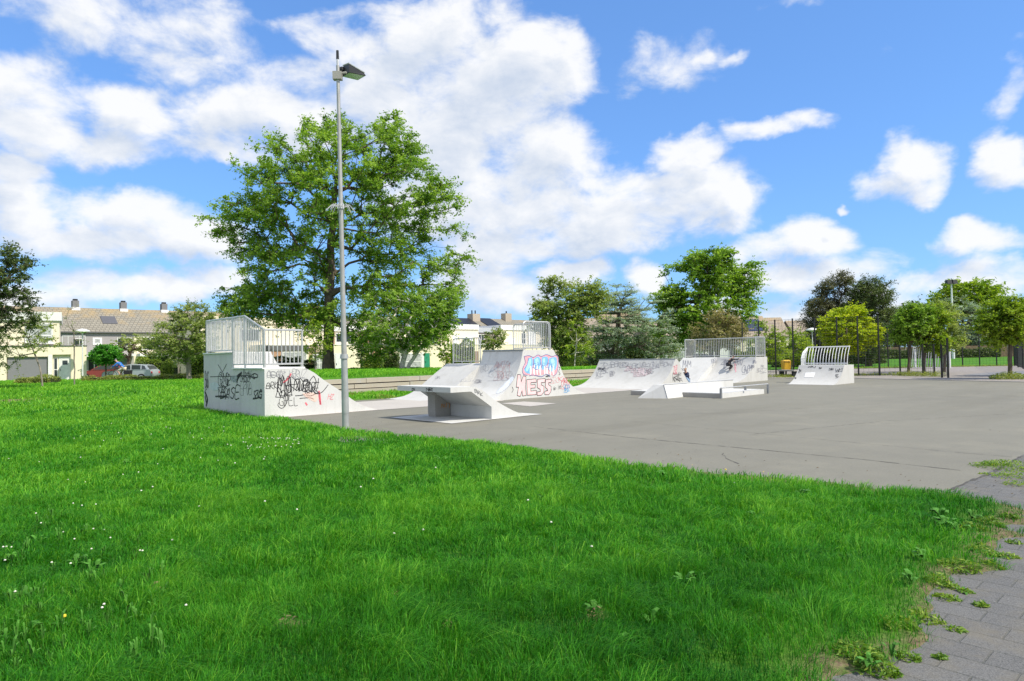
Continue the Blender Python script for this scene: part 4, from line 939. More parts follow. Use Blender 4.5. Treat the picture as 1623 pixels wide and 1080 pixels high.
f.one('door_post', FRAME, h, 4.16, 4.52, -.03, .0, 0, 2.3); f.window(h, 4.62, 5.0, .3, 2.1, .30, GLASS, (), (1.1,), .07); f.door(h, 5.1, 6.12, 0.02, 2.12, .30, plain('white_door', (.74,.74,.72), .4), (5.4, 5.85, 1.5, 1.85))
f.one('porch_side', CREAM, h, 6.13, 6.2, .02, .30, 0, 2.35)
mb = MB()
for i in range(5): mb.bar(f.p(5.4+i*.5, .3, 3.12), f.p(5.4+i*.5, .3, 3.9), .025, 5)
mb.bar(f.p(5.4,.3,3.9), f.p(7.4,.3,3.9), .03, 5); mb.build('terrace_railing', FRAME, h)

# row of grey houses with tiled roof, seen over the garage house
AU = math.pi/2-TH
def uframe(u, v): return Fr(P3(u, v)[:2], AU)
rowlab = [('terraced_house', 'leftmost house of the grey tiled row, mostly behind the cream garage house'), ('terraced_house', 'grey terraced house with a small square upper window above the red car'), ('terraced_house', 'grey and cream terraced house with a skylight in its tiled roof'),
          ('terraced_house', 'cream terraced house behind the clipped hedge and the bushy tree'), ('terraced_house', 'cream terraced house behind the trees left of the tall block ramp')]
edges = [6.0, 12.4, 17.0, 21.9, 26.4, 34.2]
for k, (nm, lab) in enumerate(rowlab):
    a0, a1 = edges[k], edges[k+1]; f = uframe(0, 86.5); c = P3((a0+a1)/2, 90, 0)
    h = thing(nm, lab, 'house', c, 'row of tiled terraced houses at left'); wm = GREYW if k < 3 else CREAM
    mb = MB(); f.box(mb, a0, a1-.003, 0, 9, -.6, 5.05); mb.build('wall', wm, h)
    mb = MB(); f.gable(mb, a0-.0, a1-.004, 0, 9, 5.12, 7.95); f.gwall(mb, a0+.02, 0, 9, 5.05, 7.8); f.gwall(mb, a1-.14, 0, 9, 5.05, 7.8); rf = mb.build('roof', ROOFU, h)
    f.one('gutter', TRIM, h, a0, a1-.004, -.32, -.2, 4.92, 5.04)
    if k < 4:
        ch = uframe(a1, 86.5); mb = MB(); ch.box(mb, -.32, .32, 4.1, 4.9, 7.7, 8.75); cm = mb.build('chimney', CHIM, h); ch.one('chimney_foot', WHITE, cm, -.42, .42, 4.0, 5.0, 7.62, 7.98); ch.one('chimney_pot', DARK, cm, -.22, .22, 4.3, 4.7, 8.75, 8.95)
    if k == 2:
        mb = MB(); sl = lambda a, z: f.p(a, (z-5.02)/(7.95-5.02)*4.5-.06-.02, z+.05); mb.hexa([sl(19.1,5.95), sl(20.6,5.95), sl(20.6,6.85), sl(19.1,6.85)]+[tuple(Vector(sl(a,z))+Vector((0,0,.07))) for a, z in ((19.1,5.95),(20.6,5.95),(20.6,6.85),(19.1,6.85))]); mb.build('skylight', plain('skylight_glass', (.10,.10,.11), .3), rf)
    if k == 1: f.window(h, 16.0, 16.9, 3.5, 4.3, 0)
    if k == 2:
        f.window(h, 17.8, 18.7, 3.6, 4.4, 0, CURT, (), (), .2); f.window(h, 20.2, 21.6, 3.4, 4.4, 0)
        f.one('canopy', WHITE, h, 17.0, 21.8, -1.2, 0, 2.3, 2.5); f.one('painted_opening_shade', DARK, h, 17.4, 19.0, -.02, 0, -.5, 2.3); f.window(h, 17.9, 18.7, -.1, 2.2, -.05, GLASS)  # flat near-black panel painted as the shade inside an opening
        f.door(h, 20.6, 21.5, -.3, 1.9, 0, plain('blue_grey_door', (.16,.20,.24), .5))
    if k == 1: f.one('painted_opening_shade', DARK, h, 15.6, 16.8, -.02, 0, -.5, 2.2)  # flat panel again, the opening's shade is only its dark colour
    if k == 3:
        f.window(h, 22.7, 24.6, 3.0, 4.5, 0, GLASS, (23.6,)); f.one('canopy', WHITE, h, 22.2, 26.2, -1.3, 0, 2.25, 2.6); f.one('painted_opening_shade', DARK, h, 23.2, 25.9, -.02, 0, .2, 2.2)  # dark panel under the canopy stands in for a shaded opening
        mb = MB(); mb.poly([f.p(24.2,-1.2,4.6),f.p(25.8,-1.2,4.6),f.p(25.8,0,4.9),f.p(24.2,0,4.9),f.p(24.2,-1.2,4.5),f.p(25.8,-1.2,4.5),f.p(25.8,0,4.8),f.p(24.2,0,4.8)], [(0,1,2,3),(7,6,5,4),(0,4,5,1),(1,5,6,2),(2,6,7,3),(3,7,4,0)]); mb.build('awning', TRIM, h)
    if k == 4: f.window(h, 28, 30, 3.0, 4.5, 0, GLASS, (29,)); f.window(h, 28, 31, .5, 2.1, 0, CURT)

# terrace of cream houses in the middle (annex in front, upper floor set back)
f = uframe(0, 62.3)
def chouse(label, a0, a1, ann, up, upmat, fascia, z=5.35, upb=2.7, ztop=2.97, roofs=None):
    h = thing('flat_fronted_house', label, 'house', P3((a0+a1)/2, 66, 0), 'flat fronted houses behind the big tree')
    if ann: f.one('annex', CREAM, h, ann[0], ann[1], 0, 3.5, -.3, ztop); f.one('annex_cap', WHITE, h, ann[0], ann[1], -.04, 3.4, ztop, ztop+.07)
    f.one('upper_floor', upmat, h, a0, a1-.01, upb, 12, -.3, z-.5)
    f.one('fascia', fascia, h, a0, a1-.012, upb-.15, 12.1, z-.5, z+.12)
    return h
DWHITE = plain('white_house_door', (.72,.73,.74), .4); DGREEN = plain('green_door', (.03,.26,.15), .4); BRN = plain('brown_panel', (.30,.20,.14), .7)
h = chouse('cream house with a brown band behind the railing of the big ramp block', 22.0, 31.2, (26.5, 31.2), None, CREAM, CREAM, 5.6, 2.7, 2.95)
f.one('brown_band', TRIM, h, 26.5, 31.2, -.10, 0, 2.45, 2.9); f.one('orange_panel', ORANGEW, h, 26.8, 28.4, -.03, 0, .6, 2.4); f.window(h, 28.5, 31.0, .9, 2.35, 0, CURT, (29.7,), (), .1); f.window(h, 25.5, 27.5, 3.4, 4.6, 2.7, GLASS)
h = chouse('cream house with a white door behind the trunk of the biggest tree', 31.2, 38.2, (32.5, 38.2), None, CREAM, WHITE, 5.0, 2.7)
f.window(h, 31.6, 33.6, .2, 2.1, 0, CURT, (32.3, 33.0), (1.2,), .1); f.door(h, 34.05, 34.95, 0, 2.1, 0, DWHITE); f.one('door_surround', FRAME, h, 33.75, 34.0, -.04, 0, 0, 2.2)
f.window(h, 35.6, 37.4, 3.3, 4.3, 2.7, GLASS, (36.5,)); f.one('upper_panel', BRN, h, 34.6, 35.5, 2.65, 2.7, 3.1, 4.5)
h = chouse('cream house with an orange brick side gate behind the white stemmed tree', 38.2, 41.2, None, None, ORANGEW, WHITE, 5.0, 3.6); f.one('brick_side', ORANGEW, h, 38.25, 40.4, .8, 3.6, -.3, 2.2)
h = chouse('cream house with a bright green front door and wide window', 41.2, 49.6, (41.4, 49.7), None, CREAM, GREYF, 5.05, 2.7)
f.window(h, 41.7, 44.6, .2, 2.05, 0, CURT, (43.2,), (1.15,), .11); f.door(h, 45.0, 45.75, 0, 2.05, 0, DGREEN); f.one('door_surround', FRAME, h, 44.65, 44.95, -.05, 0, 0, 2.12); f.one('porch_reveal', CREAM, h, 45.8, 46.25, -.02, 0, 0, 2.1)
mb = MB(); mb.lathe(f.p(48.1, -.02, 0)[:2]+(1.15,), [(.5,-.03),(.5,.03)], 14, 'Y'); mb.build('round_plaque', plain('wicker', (.50,.34,.22), .8), h)
f.one('brown_panel', BRN, h, 46.8, 49.3, 2.63, 2.7, 3.1, 4.5); f.window(h, 47.5, 48.9, 3.25, 4.1, 2.62, GLASS, (48.1,)); f.one('roller_shutter', GREYF, h, 47.5, 48.9, 2.52, 2.6, 4.12, 4.6)
mb = MB(); f.gable(mb, 38.3, 49.4, 9, 16, 5.1, 6.6); mb.build('roof', ROOFU, h)
h = chouse('cream house with a white roof edge and small window above the low bank ramp railing', 49.9, 55.3, (49.8, 55.3), None, CREAM, WHITE, 5.42, 2.7)
f.window(h, 51.2, 51.9, 3.1, 4.3, 2.7, FRAME, (), (), .1); f.window(h, 52.7, 54.4, 3.2, 4.05, 2.7, CURT, (53.2, 53.9), (), .14); f.one('brown_door', BRN, h, 51.4, 53.0, -.04, 0, 0, 2.2)
mb = MB(); f.gable(mb, 54.2, 60.6, 8, 14, 5.5, 6.85); rf = mb.build('roof', ROOFU, h); f.one('gable_wall', CREAM, h, 54.3, 60.4, 8.5, 13.5, 2, 5.5)
def panel(h, a0, a1, z0, z1, b0=8-.25, bm=11, ze=5.4, zr=6.85, lift=.06):
    q = lambda a, z: f.p(a, b0+(z-ze)/(zr-ze)*(bm-b0), z+lift); mb = MB(); mb.hexa([q(a0,z0), q(a1,z0), q(a1,z1), q(a0,z1)]+[tuple(Vector(q(a,z))+Vector((0,0,.08))) for a, z in ((a0,z0),(a1,z0),(a1,z1),(a0,z1))]); return mb.build('solar_panels', SOLAR, h)
panel(rf, 55.6, 60.4, 5.6, 6.75)
mb = MB(); f.box(mb, 60.55, 61.9, 10.0, 11.2, 5.4, 7.5); cm = mb.build('chimney', stucco('pale_chimney', (.42,.36,.29)), h)
for a in (60.9, 61.5): mb = MB(); mb.bar(f.p(a,10.6,7.5), f.p(a,10.6,8.0), .09, 8); mb.build('chimney_pot', DARK, cm)
h = chouse('house with a recessed brown wall and grey roof edge behind the small round tree', 55.3, 59.0, (55.3, 60.2), None, BROWNW, GREYF, 5.1, 3.6)
f.window(h, 56.0, 57.0, 3.1, 4.4, 3.6, GLASS, (56.5,)); f.one('white_car_port', WHITE, h, 56.2, 58.4, -.1, 0, .6, 2.0)
mb = MB(); f.gable(mb, 60.62, 68.6, 8, 14, 5.5, 6.95); rf = mb.build('roof', ROOFU, h); panel(rf, 61.9, 64.6, 5.62, 6.85); f.one('gable_wall', CREAM, h, 60.7, 68.4, 8.5, 13.5, 2, 5.5)
mb = MB(); f.box(mb, 66.9, 68.1, 10.2, 11.2, 6.5, 7.75); cm = mb.build('chimney', bpy.data.materials['pale_chimney'], h); mb = MB(); mb.bar(f.p(67.5,10.7,7.75), f.p(67.5,10.7,8.1), .1, 8); mb.build('chimney_pot', DARK, cm)
h = chouse('rightmost cream house with white roof edge, beside the tall ramp railing', 59.0, 66.3, (60.2, 67.4), None, CREAM, WHITE, 5.45, 2.7, 2.92)
f.window(h, 62.7, 63.6, 3.1, 4.6, 2.7, GLASS, (63.1,), (3.8,), .08); f.window(h, 60.9, 61.7, 2.98, 3.9, 2.7, FRAME); f.one('white_column', WHITE, h, 63.9, 65.4, 2.6, 2.7, 2.9, 4.8)
mb = MB(); f.gable(mb, 68.62, 78, 8, 14, 5.5, 6.9); mb.build('roof', ROOFU, h); f.one('gable_wall', CREAM, h, 68.7, 77.8, 8.5, 13.5, 2, 5.5)

# houses on the far right behind the trees
def rhouse(label, px0, px1, D, ze, zr, wm, wins, depth=8, ang=0, roof=None, door=None, annex=None):
    x0 = A(px0, 560, D)[0]; x1 = A(px1, 560, D)[0]; L = x1-x0; fr = Fr((x0, D), ang)
    h = thing('brick_house', label, 'house', ((x0+x1)/2, D, 0), 'pitched roof houses behind the right hand trees')
    fr.one('wall', wm, h, 0, L, 0, depth, -.5, ze)
    mb = MB(); fr.gable(mb, -.2, L+.2, 0, depth, ze+.1, zr); fr.gwall(mb, .02, 0, depth, ze, zr); fr.gwall(mb, L-.12, 0, depth, ze, zr); mb.build('roof', roof or ROOFX, h)
    for w in wins: fr.window(h, w[0], w[1], w[2], w[3], 0, GLASS if len(w) < 5 else w[4], ((w[0]+w[1])/2,), (), .11)
    if door: fr.door(h, door, door+.95, 0, 2.1, 0, DWHITE)
    if annex: fr.one('annex', annex[4], h, annex[0], annex[1], -annex[2], 0, -.3, annex[3])
    return h
rhouse('dark brown brick house with small white windows right of the tall graffiti ramp', 889, 950, 98, 3.9, 7.0, BROWNW, [(1.1,2.0,1.1,2.2),(1.0,2.2,3.0,3.7)], annex=None)
rhouse('tan roofed house glimpsed above the crown of the blue cedar', 951, 1022, 102, 3.4, 8.2, WHITE, [(.8,2.2,.7,2.0),(3.2,4.6,.7,2.0)])
rhouse('cream house with a grey door behind the far end of the wide spine ramp', 1030, 1062, 98, 3.0, 6.3, CREAM, [(.2,.8,.8,2.4)], door=1.6)
rhouse('white fronted house with a grey garage behind the long ramp railing', 1064, 1116, 99, 3.0, 6.8, WHITE, [(.5,2.9,.3,2.2,CURT)], door=3.6)
rhouse('white house with dark windows behind the middle of the long ramp railing', 1118, 1172, 100, 3.1, 6.5, WHITE, [(.4,2.2,.4,2.1),(3.4,4.4,.3,2.2)])
hs = rhouse('house with solar panels on a tan roof, right of the second big tree', 1174, 1222, 112, 4.0, 7.6, CREAM, [(1,2.4,1.2,2.4)])
mb = MB(); fr = Fr((A(1174,560,112)[0], 112), 0); q = lambda a, z: fr.p(a, -.25+(z-4.0)/(3.6)*4.25, z+.09)
mb.hexa([q(1.6,4.9), q(4.2,4.9), q(4.2,6.9), q(1.6,6.9)]+[tuple(Vector(q(a,z))+Vector((0,0,.06))) for a, z in ((1.6,4.9),(4.2,4.9),(4.2,6.9),(1.6,6.9))]); mb.build('solar_panels', plain('blue_solar_panel', (.03,.04,.10), .3), hs)
rhouse('house with a long tan roof behind the young trees and tall fence', 1224, 1252, 118, 4.2, 7.6, CREAM, [(1,2.2,1,2.3)])
rhouse('small grey gabled house left of the dark conifers', 1262, 1292, 118, 4.2, 7.0, GREYW, [(1,2.2,1,2.3)])
rhouse('brown house at the right edge behind the wooden fence', 1566, 1640, 118, 2.9, 4.4, BROWNW, [(3,5,1.2,2.2)], roof=TRIM)
rhouse('low grey shed roof behind the wooden fence at far right', 1530, 1562, 122, 2.4, 3.2, BROWNW, [(1,2,1.2,1.9)], roof=TRIM)

# wooden fence and far hedge beyond the field
WOOD = plain('brown_fence_boards', (.20,.14,.085), .85, 0, .3, 3)
t = thing('wooden_fence', 'long brown wooden board fence at the far side of the sports field', 'fence', (70, 112, 0)); xw = A(1296,560,112)[0]; i = 0
while xw < 100:
    mb = MB(); mb.box(xw+.05, xw+2.35, 112, 112.05, 0, 1.9); 
    for k in range(12): mb.box(xw+.06+k*.19, xw+.20+k*.19, 111.97, 112.0, .02, 1.88)
    mb.build('board_panel', WOOD, t); mb = MB(); mb.box(xw-.06, xw+.05, 111.93, 112.08, 0, 2.05); mb.build('post', CONCD, t); xw += 2.4

# ------------------------------------------------------------------ cars
TYRE = plain('tyre_rubber', (.02,.02,.02), .8); RIM = plain('alloy_rim', (.45,.46,.47), .35, .7); REDL = plain('red_lens', (.45,.02,.02), .2); CLEARL = plain('clear_lens', (.7,.72,.72), .15)
def car(loc, ang, col, label, name='parked_car'):
    t = thing(name, label, 'car', loc, 'cars parked in the street')
    c, s = math.cos(ang), math.sin(ang)
    T = lambda x, y, z: (loc[0]+x*c-y*s, loc[1]+x*s+y*c, loc[2]+z)
    m, tt, b = mat_new('car_paint'); b.inputs['Base Color'].default_value = (*col, 1); b.inputs['Roughness'].default_value = .25; b.inputs['Coat Weight'].default_value = .5; b.inputs['Metallic'].default_value = .2
    low = [(-2.0,.28),(-2.08,.50),(-2.02,.72),(-1.9,.84),(-1.2,.92),(-.95,.94),(1.55,.98),(1.98,.95),(2.08,.80),(2.1,.45),(2.02,.28)]
    mb = MB(); rings = []
    for (y, k, inset) in ((-.86,.0,.06),(-.89,1,.0),(0,1,-.03),(.89,1,.0),(.86,0,.06)):
        rings.append([T(x*(1-inset*.25), y, z if k else z+(.0 if z < .5 else -.02)) for x, z in low])
    n = len(low); vs = sum(rings, []); fs = [[i, (i+1) % n, (j+1)*n+(i+1) % n - j*n*0, (j+1)*n+i] if j == 0 else [j*n+i, j*n+(i+1) % n, (j+1)*n+(i+1) % n, (j+1)*n+i] for j in range(4) for i in range(n)]
    fs += [list(range(n))[::-1], [4*n+i for i in range(n)]]; mb.poly(vs, fs); mb.build('body', m, t, 35)
    cab = [(-1.0,.93),(-.25,1.38),(.2,1.45),(1.2,1.43),(1.62,1.34),(1.95,.96)]
    mb = MB(); n = len(cab); w0, w1 = .82, .62
    vs = [T(x, -(w0+(w1-w0)*(z-.93)/.52), z) for x, z in cab]+[T(x, (w0+(w1-w0)*(z-.93)/.52), z) for x, z in cab]
    mb.poly(vs, [list(range(n))[::-1], [n+i for i in range(n)]]+[[i, (i+1) % n, n+(i+1) % n, n+i] for i in range(n)]); cb = mb.build('cabin', m, t, 25)
    def sidew(pts, y):
        k = [(x, (w0+(w1-w0)*(z-.93)/.52)) for x, z in pts]; mb = MB(); o = .012
        mb.poly([T(x, y*(ww+o), z) for (x, ww), (_, z) in zip(k, pts)]+[T(x, y*(ww-.01), z) for (x, ww), (_, z) in zip(k, pts)], [list(range(len(pts))), [len(pts)+i for i in range(len(pts))][::-1]]+[[i, (i+1)%len(pts), len(pts)+(i+1)%len(pts), len(pts)+i] for i in range(len(pts))]); mb.build('side_window', GLASS, cb)
    for y in (-1, 1):
        sidew([(-.8,.99),(-.18,1.33),(.25,1.38),(.35,.99)], y); sidew([(.43,.99),(.38,1.38),(1.15,1.36),(1.2,1.0)], y); sidew([(1.28,1.0),(1.24,1.355),(1.5,1.29),(1.66,1.02)], y)
    mb = MB(); mb.poly([T(-1.0-.01,-.72,.97),T(-1.0-.01,.72,.97),T(-.28,.58,1.385),T(-.28,-.58,1.385)], [(0,1,2,3)]); mb.build('windscreen', GLASS, cb)
    mb = MB(); mb.poly([T(1.93,-.68,1.01),T(1.93,.68,1.01),T(1.66,.58,1.32),T(1.66,-.58,1.32)], [(0,1,2,3)]); mb.build('rear_window', GLASS, cb)
    for x in (-1.3, 1.3):
        for y in (-.80, .80):
            mb = MB(); mb.bar(T(x, y-.11, .31), T(x, y+.11, .31), .31, 18); wh = mb.build('wheel', TYRE, t, 35); mb = MB(); mb.bar(T(x, y-.117, .31), T(x, y+.117, .31), .20, 10); mb.build('rim', RIM, wh, 35)
    for y in (-.66, .66):
        mb = MB(); mb.bar(T(-2.06,y,.66), T(-1.9,y*1.03,.74), .09, 8); mb.build('headlight', CLEARL, t); mb = MB(); mb.bar(T(2.03,y,.78), T(2.09,y,.62), .09, 8); mb.build('tail_light', REDL, t)
    mb = MB(); mb.bar(T(-2.12,-.25,.42), T(-2.12,.25,.42), .055, 4); mb.build('number_plate', WHITEP, t)
x, y = A(208, 598, 60)[:2]; car((x, y, -.02), R(2), (.42,.46,.50), 'silver blue hatchback parked behind the cyclist, nearest the hedge')
x, y = A(168, 598, 64.5)[:2]; car((x, y, -.02), R(2), (.27,.05,.06), 'red car parked behind the silver one, next to the cream garage house')
x, y = A(1100, 575, 92)[:2]; car((x, y, .0), R(3), (.03,.035,.04), 'black car parked behind the trees at the left end of the long ramp railing')
# ------------------------------------------------------------------ trees
BARK = plain('bark', (.11, .085, .062), .9, 0, .35, 4, .6); BARKP = plain('pale_bark', (.50, .46, .40), .85, 0, .35, 5, .4); BARKG = plain('grey_bark', (.23, .20, .165), .9, 0, .3, 5, .4)
LV_BIG = leafmat('leaf_big', (.055,.14,.012), (.20,.36,.035), (.42,.58,.12), .48)
LV_OLIVE = leafmat('leaf_olive', (.11,.17,.032), (.27,.36,.095), (.46,.53,.20), .45)
LV_DARK = leafmat('leaf_dark', (.030,.058,.014), (.085,.135,.036), (.19,.24,.08), .3)
LV_LIME = leafmat('leaf_lime', (.16,.27,.012), (.44,.55,.022), (.66,.70,.05), .48)
LV_MAPLE = leafmat('leaf_maple', (.08,.17,.012), (.22,.35,.022), (.44,.54,.06), .45)
LV_CEDAR = leafmat('leaf_cedar', (.14,.21,.15), (.33,.44,.33), (.55,.65,.54), .35)
LV_BROWN = leafmat('leaf_brown', (.15,.14,.05), (.33,.29,.12), (.48,.43,.22), .3)
LV_CONIF = leafmat('leaf_conifer', (.040,.050,.022), (.11,.12,.055), (.21,.21,.10), .25)
LV_TOP = leafmat('leaf_clipped', (.03,.15,.014), (.08,.32,.03), (.20,.52,.06), .35)
LV_HEDGE = leafmat('leaf_hedge', (.05,.105,.012), (.15,.25,.028), (.38,.46,.06), .3)
LV_ROUGH = leafmat('leaf_rough', (.11,.165,.022), (.24,.31,.05), (.42,.44,.13), .35)

def leafmesh(rs, cen, size, up_bias=.5, asp=.5):
    """diamond leaves at the given centres; returns verts, faces, attribute"""
    n = len(cen); d = rs.normal(size=(n, 3)); d[:, 2] *= .6; d /= np.linalg.norm(d, axis=1)[:, None]
    nrm = rs.normal(size=(n, 3)); nrm[:, 2] = np.abs(nrm[:, 2])+up_bias; s = np.cross(d, nrm); s /= np.linalg.norm(s, axis=1)[:, None]+1e-9
    L = size*rs.uniform(.6, 1.35, n)[:, None]
    V = np.stack([cen-d*L*.5, cen+s*L*asp*.5-d*L*.05, cen+d*L*.5, cen-s*L*asp*.5-d*L*.05], 1).reshape(-1, 3)
    Fc = np.arange(4*n).reshape(n, 4)
    return V, Fc
def tubes(E, P, Rr, ns=6):
    V = []; Fc = []; k0 = 0
    a = np.linspace(0, 2*np.pi, ns, endpoint=False); ca, sa = np.cos(a), np.sin(a)
    for (i, j) in E:
        p, q = P[i], P[j]; d = q-p; L = np.linalg.norm(d)
        if L < 1e-5: continue
        d = d/L; x = np.cross(d, (0, 0, 1) if abs(d[2]) < .9 else (1, 0, 0)); x /= np.linalg.norm(x); y = np.cross(d, x)
        ring = x[None]*ca[:, None]+y[None]*sa[:, None]
        V.append(p+ring*Rr[i]); V.append(q+ring*Rr[j])
        for m in range(ns): Fc.append((k0+m, k0+(m+1) % ns, k0+ns+(m+1) % ns, k0+ns+m))
        k0 += 2*ns
    return np.concatenate(V), np.array(Fc)
def tree(name, label, base, trunk, ell, D, n_cl, leaf, nl, rc, lv, bark, seed, tr=.2, flat=.6, droop=.15, gap=.0, gscale=.5, fork=.3, up_bias=.5, shell=.5, cat='tree', group=None, wind=0, tiers=None, stems=None, sink=.3, depth=.9, twigs=True, asp=.5, maxdepth=None):
    """base: ground point; trunk: height of the crown's start; ell: crown ellipsoids in photo pixels (cx, cy, rx, ry) at depth D"""
    rs = np.random.RandomState(seed); bx, by, bz = base
    E3 = []
    for (cx, cy, rx, ry) in ell:
        x, y, z = A(cx, cy, D); k = D/F0; ryd = rx*k*depth
        if maxdepth: ryd = min(ryd, maxdepth)
        E3.append((np.array([x, y, z]), np.array([rx*k, ryd, ry*k])))
    vol = np.array([np.prod(r) for _, r in E3]); vol = vol**.8; vol /= vol.sum()
    C = []; tries = 0; mind = (rc*.55)
    while len(C) < n_cl and tries < n_cl*40:
        tries += 1
        i = rs.choice(len(E3), p=vol); c, r = E3[i]
        v = rs.normal(size=3); v /= np.linalg.norm(v); rad = rs.uniform()**(1/3.0) if rs.uniform() > shell else rs.uniform(.78, 1.0)
        p = c+v*r*rad*rs.uniform(.93, 1.07)
        if tiers: p[2] = np.round((p[2])/tiers)*tiers+rs.normal()*tiers*.22
        if p[2] < bz+.15: continue
        if gap > 0 and mnoise.noise(Vector(p*gscale)+Vector((seed, 0, 0))) < gap-.5: continue
        if C and np.min(np.sum((np.array(C[-250:])-p)**2, 1)) < mind**2: continue
        C.append(p)
    C = np.array(C)
    # skeleton: trunk, then every clump joins the nearest suitable branch
    zc = C[:, 2].max(); P = []; par = []
    def add(p, pa): P.append(np.array(p, float)); par.append(pa); return len(P)-1
    cxm, cym = C[:, 0].mean(), C[:, 1].mean()
    st = stems or [(0, 0)]; starts = []
    for si, (ox, lean) in enumerate(st):
        k = add((bx+ox, by, bz-sink), -1); H_ = bz+trunk+(zc-bz-trunk)*fork; n = 7
        for q in range(1, n+1):
            t = q/n; z = bz+(H_-bz)*t
            k = add((bx+ox+(cxm-bx)*.75*t**1.6+lean*t+rs.normal()*.02*tr*10*t, by+(cym-by)*.6*t+rs.normal()*.02, z), k)
            if t > trunk/(H_-bz)*.8: starts.append(k)
    pl = {k: 0.0 for k in range(len(P))}
    order = np.argsort([np.linalg.norm((c-np.array([bx, by, bz+trunk]))*np.array([1, 1, .9])) for c in C])
    tips = []
    cand = list(starts); PA = [P[k] for k in cand]; PLn = [0.0]*len(cand)
    for oi in order:
        c = C[oi]; A_ = np.array(PA); dist = np.linalg.norm(A_-c, axis=1)
        pen = np.where(A_[:, 2] > c[2]+.15, .5*(A_[:, 2]-c[2]), 0)
        j = int(np.argmin(dist+.28*np.array(PLn)+pen)); k = cand[j]; L = dist[j]; seg = max(1, int(L/(.9 if rc > .4 else .45)))
        a = P[k]; prev = k; arch = L*.10
        for q in range(1, seg+1):
            t = q/seg; p = a+(c-a)*t+np.array([0, 0, arch*math.sin(math.pi*t)])+(rs.normal(size=3)*L*.035 if q < seg else 0)
            prev = add(p, prev); cand.append(prev); PA.append(P[prev]); PLn.append(PLn[j]+L*t)
        tips.append(prev)
    P = np.array(P); n = len(P); acc = np.zeros(n)
    for k in tips: acc[k] += 1
    for k in range(n-1, 0, -1):
        if par[k] >= 0: acc[par[k]] += acc[k]
    rad = np.maximum(acc, .6)**.47; rad *= tr/ rad[0]
    rad = np.maximum(rad, tr*.018)
    if not stems: rad[0] *= 1.35; 
    E = [(par[k], k) for k in range(n) if par[k] >= 0]
    t = thing(name, label, cat, (bx, by, bz), group)
    V, Fc = tubes(E, P, rad, 7 if tr > .15 else 5)
    tw = []
    # leaves on sprays
    cen = []; rnd = []
    crown_c = np.array([cxm, cym, C[:, 2].mean()])
    nt = max(3, nl//12)
    for c in C:
        out = c-crown_c; out /= np.linalg.norm(out)+1e-6; tint = rs.uniform(0, .55)
        for s in range(nt):
            d = rs.normal(size=3)*np.array([1, 1, flat]); d /= np.linalg.norm(d)+1e-9; d = d*.8+out*.55+np.array([wind, 0, .08]); L = rc*rs.uniform(.6, 1.35)
            m = nl//nt; tt = rs.uniform(.1, 1, m)[:, None]
            pts = c+d*tt*L+np.array([0, 0, -1])*(tt**2)*droop*L+rs.normal(size=(m, 3))*rc*.13*np.array([1, 1, flat])
            cen.append(pts); rnd.append(np.clip(tint+rs.uniform(0, .5, m), 0, 1))
            if twigs: tw.append((c, c+d*L*.5-np.array([0, 0, droop*.25*L]), c+d*L*.95-np.array([0, 0, droop*.9*L])))
    if twigs:
        TP = np.array(tw).reshape(-1, 3); TE = [(3*i, 3*i+1) for i in range(len(tw))]+[(3*i+1, 3*i+2) for i in range(len(tw))]; TR = np.tile([tr*.018, tr*.013, tr*.006], len(tw))
        V2, F2 = tubes(TE, TP, np.maximum(TR, .004), 3)
        tk = arrays('trunk', V, Fc, bark, t, smooth=50); arrays('twigs', V2, F2, bark, tk)
    else: arrays('trunk', V, Fc, bark, t, smooth=50)
    cen = np.concatenate(cen); rnd = np.concatenate(rnd)
    LV, LF = leafmesh(rs, cen, leaf, up_bias, asp)
    arrays('crown', LV, LF, lv, t, attr=np.repeat(rnd, 4))
    return t

def gzp(x, y): return float(gz(np.array([x]), np.array([y]))[0])
def at(px, py, D):
    x, y, z = A(px, py, D); return (x, y, gzp(x, y))
tree('large_tree', 'biggest tree, wide airy green crown rising behind the lamp pole and the tall block ramp', at(521,589,52), 4.2,
     [(555,300,160,95),(600,235,65,60),(520,250,60,58),(430,290,70,60),(385,345,62,40),(350,360,34,22),(690,345,52,36),(700,410,45,55),(640,300,70,60),(400,430,60,55),(450,380,90,70),(520,430,110,75),(620,420,90,70),(420,490,70,26),(640,480,75,45),(560,480,70,30),(690,470,40,30),(520,205,40,22),(615,192,40,18),(470,235,50,25),(700,440,40,50),(660,520,55,35),(600,540,40,30),(440,470,80,36),(520,510,60,30)], 52, 1350, .215, 96, .76, LV_BIG, BARK, 3, tr=.40, flat=.75, droop=.3, gap=.395, gscale=.42, fork=.62, shell=.35, wind=.10, depth=.8)
tree('white_stemmed_tree', 'bushy tree with a pale slanting double stem under the right side of the biggest tree', at(636,590,48), 1.4,
     [(640,505,72,50),(600,530,45,36),(680,500,42,40),(590,565,20,18),(700,480,28,26)], 48, 400, .18, 84, .5, LV_BIG, BARKP, 7, tr=.19, gap=.3, stems=[(0,.6),(.35,1.6)], fork=.3)
tree('young_tree', 'thin young tree with sparse light leaves left of the thickest trunk', at(500,592,47), .8, [(500,530,24,34),(505,555,16,16)], 47, 60, .14, 40, .4, LV_MAPLE, BARKG, 8, tr=.06, gap=.2)
tree('dark_tree', 'dark leaved tree cut off by the left edge, in front of the garage house', at(-14,606,36), 3.0, [(0,450,42,58),(30,440,38,36),(15,500,40,48),(-40,470,50,70),(45,480,14,22),(20,410,22,20)], 36, 240, .13, 84, .45, LV_DARK, BARK, 11, tr=.17, gap=.30, depth=.7)
